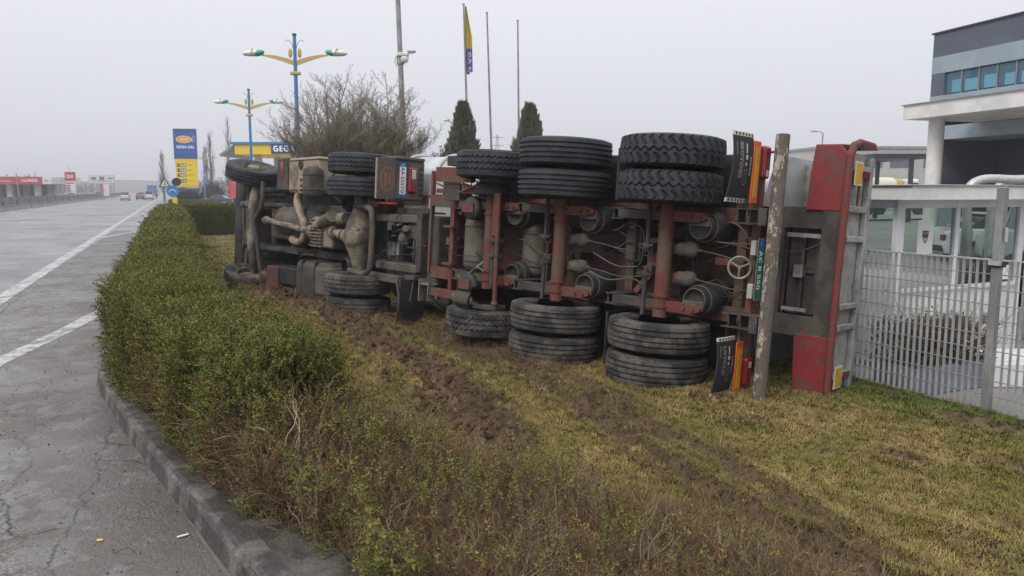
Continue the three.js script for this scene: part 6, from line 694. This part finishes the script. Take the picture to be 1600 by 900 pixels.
  const pl = thing('booth_planter', 'long grey planter trough standing between fence and booth', 'planter', [4.3, -0.17, -8.05], Math.atan2(0.402, 0.916)); part(pl, 'trough', [rb(-0.35, 0.85, 0, 0.3, -0.25, 0.25, 0.02)], mat([0.2, 0.23, 0.27], [0.15, 0.17, 0.2], { scale: 0.8, rough: 0.6 })); part(pl, 'soil', bx(-0.3, 0.8, 0.3, 0.31, -0.2, 0.2), flat([0.05, 0.04, 0.03], 0.95));
  const sh = thing('planter_shrub', 'sparse brown leafy shrub growing in the grey planter', 'shrub', [4.32, 0.1, -8.08], Math.atan2(0.402, 0.916)), g = sprig(8, 0.034, 0.02, 0.09, 0.002), it = [], tw = []; for (let i = 0; i < 900; i++) { const q = quatTo(V(rr(-1, 1), rr(0, 1), rr(-1, 1)).normalize(), rnd() * 6), c = mix3([0.09, 0.075, 0.04], [0.15, 0.12, 0.08], rnd()); it.push([rr(-0.42, 0.8), rr(0.02, 0.44), rr(-0.3, 0.3), q.x, q.y, q.z, q.w, rr(0.8, 1.3), ...c]); } for (let i = 0; i < 40; i++) { const q = quatTo(V(rr(-0.5, 0.5), 1, rr(-0.5, 0.5)).normalize(), rnd() * 6); tw.push([rr(-0.3, 0.8), 0, rr(-0.15, 0.15), q.x, q.y, q.z, q.w, rr(0.9, 1.3), 0.1, 0.075, 0.05]); } scatter(sh, 'foliage', g, leafMat, it); scatter(sh, 'twigs', twig(0.4, 3, 0.004), matteMat, tw);
  solo('concrete_step', 'white concrete step block beside the gate post', 'step', [rb(4.95, 6.4, -0.17, 0.1, -8.9, -8.1, 0.02)], C.white); solo('grey_ledge', 'low grey ledge wall in the yard beyond the booth', 'wall', rb(6.3, 9, -0.17, 0.25, -11.2, -10.8, 0.02), C.grey); bush('low brown-green bush behind the grey ledge in the yard', 8.0, -12.0, 0.9, 0.9, [0.1, 0.085, 0.045], undefined, 2200, 2);
  solo('tube_rail', 'bent silver steel tube rails rising behind the booth roof', 'railing', [tube([[7.4, 1.2, -12.6], [7.4, 2.0, -12.6], [7.55, 2.1, -12.6], [8.2, 2.11, -12.7], [8.85, 2.1, -12.8], [9.05, 2.0, -12.8], [9.1, 1.0, -12.8]], 0.07, 12, 60), tube([[8.0, -0.17, -12.9], [8.0, 1.9, -12.9], [8.15, 2.07, -12.9], [9.0, 2.07, -13.0], [9.2, 1.9, -13.0], [9.25, -0.17, -13]], 0.07, 12, 60), cyl([7.4, -0.17, -12.6], [7.4, 1.3, -12.6], 0.085, 0.085, 12)], mat([0.5, 0.51, 0.51], [0.4, 0.4, 0.4], { scale: 0.6, rough: 0.4, metal: 0.3 }));
}
car('yard_car', 'silver pickup-like car standing in the yard at the right edge', 'car', [0.4, 0.41, 0.43], 'suv', [13.7, -0.16, -20], turnTo(0.25, -0.96)); car('white_car', 'white saloon parked beyond the booth, seen through its glass', 'car', [0.65, 0.66, 0.66], 'sedan', [15.1, -0.16, -23.4], turnTo(0.96, 0.1));
{ // two-storey workshop: x along the front (towards the camera), z out towards the road
  const t = thing('workshop_building', 'blue-grey two-storey building with a window band and white entrance canopy', 'building', [15.85, -0.17, -30], -1.291), navy = mat([0.085, 0.1, 0.135], [0.1, 0.115, 0.15], { scale: 3, rough: 0.7, speck: 0.06 }), pale = mat([0.3, 0.36, 0.41], [0.26, 0.32, 0.37], { scale: 3, rough: 0.7, speck: 0.06 });
  const L = 26; part(t, 'wall', bx(0, L, 7.05, 7.9, -14, 0), navy); part(t, 'parapet_cap', bx(-0.06, L, 7.9, 7.96, -14, 0.06), C.dark); part(t, 'pale_band', bx(0, L, 6.44, 7.049, -14, 0.012), pale); part(t, 'window_wall', bx(0, L, 5.62, 6.439, -14, -0.22), C.dark); part(t, 'end_pier', bx(0, 0.6, 5.62, 6.439, -0.219, 0), navy); part(t, 'pale_band', bx(0, L, 5.0, 5.619, -14, 0.012), pale);
  const gl = new THREE.MeshPhysicalMaterial({ color: new THREE.Color().setRGB(0.035, 0.1, 0.15), roughness: 0.06, clearcoat: 0.4, side: THREE.DoubleSide }), blind = flat([0.12, 0.3, 0.4], 0.6);
  for (let i = 0; i < 24; i++) { const x = 0.62 + i * 0.74; const w = part(t, 'window', bx(x, x + 0.7, 5.66, 6.4, -0.1, -0.08), gl); part(w, 'blind', bx(x + 0.1 + 0.2 * rnd(), x + 0.66, 5.68, 6.05 + 0.08 * rnd(), -0.079, -0.075), blind); part(w, 'frame', bx(x + 0.7, x + 0.74, 5.62, 6.44, -0.12, -0.04), C.grey); }
  const cn = part(t, 'canopy', [bx(2.2, L, 4.5, 4.96, 0.013, 3.2)], C.white); part(cn, 'canopy_cap', bx(2.16, L, 4.961, 5.0, 0.02, 3.26), C.grey); part(t, 'column', cyl([2.75, 0, 2.3], [2.75, 4.5, 2.3], 0.25, 0.25, 28), C.white);
  part(t, 'beam', bx(0.3, L, 4.0, 4.499, -2.6, -0.05), pale); part(t, 'recessed_wall', bx(0.3, L, 0, 4.0, -14, -3.2), navy); part(t, 'end_wall', bx(0.0, 0.3, 0, 5.0, -14, -0.05), navy); for (const x of [1.6, 1.9, 2.2]) part(t, 'wall_pipe', cyl([x, 0, -3.1], [x, 4, -3.1], 0.07, 0.07, 10), C.dark);
  for (let i = 0; i < 7; i++) { const x = 4.6 + i * 1.05; part(t, 'window', bx(x, x + 0.95, 2.6, 3.5, -3.19, -3.15), glassDark); part(t, 'window_frame', bx(x + 0.95, x + 1.05, 2.55, 3.55, -3.19, -3.1), C.dark); } part(t, 'side_block', rb(0.4, 1.2, 0, 1.9, -0.9, -0.2, 0.03), pale);
}
{ const t = thing('far_building', 'pale grey two-storey building with window strips behind the parked tanker', 'building', [40, -0.17, -86], 0.1); const w = mat([0.36, 0.36, 0.34], [0.42, 0.42, 0.4], { scale: 6, rough: 0.8, speck: 0.08 }); part(t, 'wall', bx(-6, 12, 0, 6.7, -10, 0), w); part(t, 'roof_edge', bx(-6.2, 12, 6.7, 6.95, -10, 0.2), C.grey); for (const [x, n] of [[-0.9, 3], [1.6, 5], [5.5, 5]]) for (let i = 0; i < n; i++) part(t, 'window', bx(x + i * 0.55, x + i * 0.55 + 0.5, 4.6, 5.6, 0, 0.04), flat([0.1, 0.12, 0.16], 0.3)); for (const [x, n] of [[-0.6, 1], [2.6, 2]]) for (let i = 0; i < n; i++) part(t, 'doorway', bx(x + i * 2, x + i * 2 + 1.4, 0, 2.6, 0, 0.04), C.dark); }
{ const t = thing('shed_roof', 'flat dark shed roof on a thin post in front of the pale building', 'shed', [25.4, -0.17, -52]); part(t, 'roof', bx(-1.4, 2.2, 4.2, 4.5, -6, 0), C.dark); part(t, 'roof_sheet', bx(-1.5, 2.3, 4.51, 4.62, -6, 0.1), C.grey); for (const x of [1.1]) for (const z of [-0.2, -5]) part(t, 'post', bx(x, x + 0.25, 0, 4.2, z - 0.1, z + 0.1), C.dark); }
{ const t = thing('tanker_truck', 'cream tanker truck with a white cab parked before the pale building', 'truck', [31.3, -0.1, -66], 0.15); part(t, 'tank', [place(new THREE.CapsuleGeometry(0.6, 2.6, 8, 20), -0.6, 2.55, 0, 0, 0, Math.PI / 2)], flat([0.62, 0.6, 0.45], 0.5)); part(t, 'tank_end', [rb(0.9, 1.7, 2.2, 3.0, -0.5, 0.5, 0.2)], flat([0.5, 0.36, 0.12], 0.6)); part(t, 'frame', bx(-2.6, 3, 0.8, 1.1, -0.5, 0.5), C.dark); const c = part(t, 'cab', [rb(1.8, 2.7, 0.8, 3.0, -1, 1, 0.15), rb(2.7, 3.5, 0.8, 2.0, -0.9, 0.9, 0.15)], C.white); part(c, 'window', bx(1.95, 2.6, 1.9, 2.7, 1.0, 1.02), glassDark); for (const x of [-1.8, -0.7, 2.9]) for (const s of [1, -1]) part(t, 'wheel', cyl([x, 0.5, s * 0.7], [x, 0.5, s * 1], 0.5, 0.5, 18), C.rubber); for (let i = 0; i < 6; i++) part(t, 'rack_post', cyl([-2.2 + i * 0.6, 1.1, 0.6], [-2.2 + i * 0.6, 2.1, 0.6], 0.03, 0.03, 6), C.grey); }
{ const t = thing('yard_lamp', 'thin grey lamp post with a short arm beyond the trailer', 'street lamp', [23.7, -0.2, -60]); part(t, 'pole', cyl([0, 0, 0], [0, 6.5, 0], 0.08, 0.05, 8), C.grey); part(t, 'arm', tube([[0, 6.4, 0], [-0.1, 6.55, 0], [-0.5, 6.6, 0]], 0.03, 6), C.grey); part(t, 'head', rb(-0.9, -0.45, 6.56, 6.66, -0.1, 0.1, 0.03), C.grey); }
sun.target.position.set(0, 0, -10);
renderer.render(scene, camera);
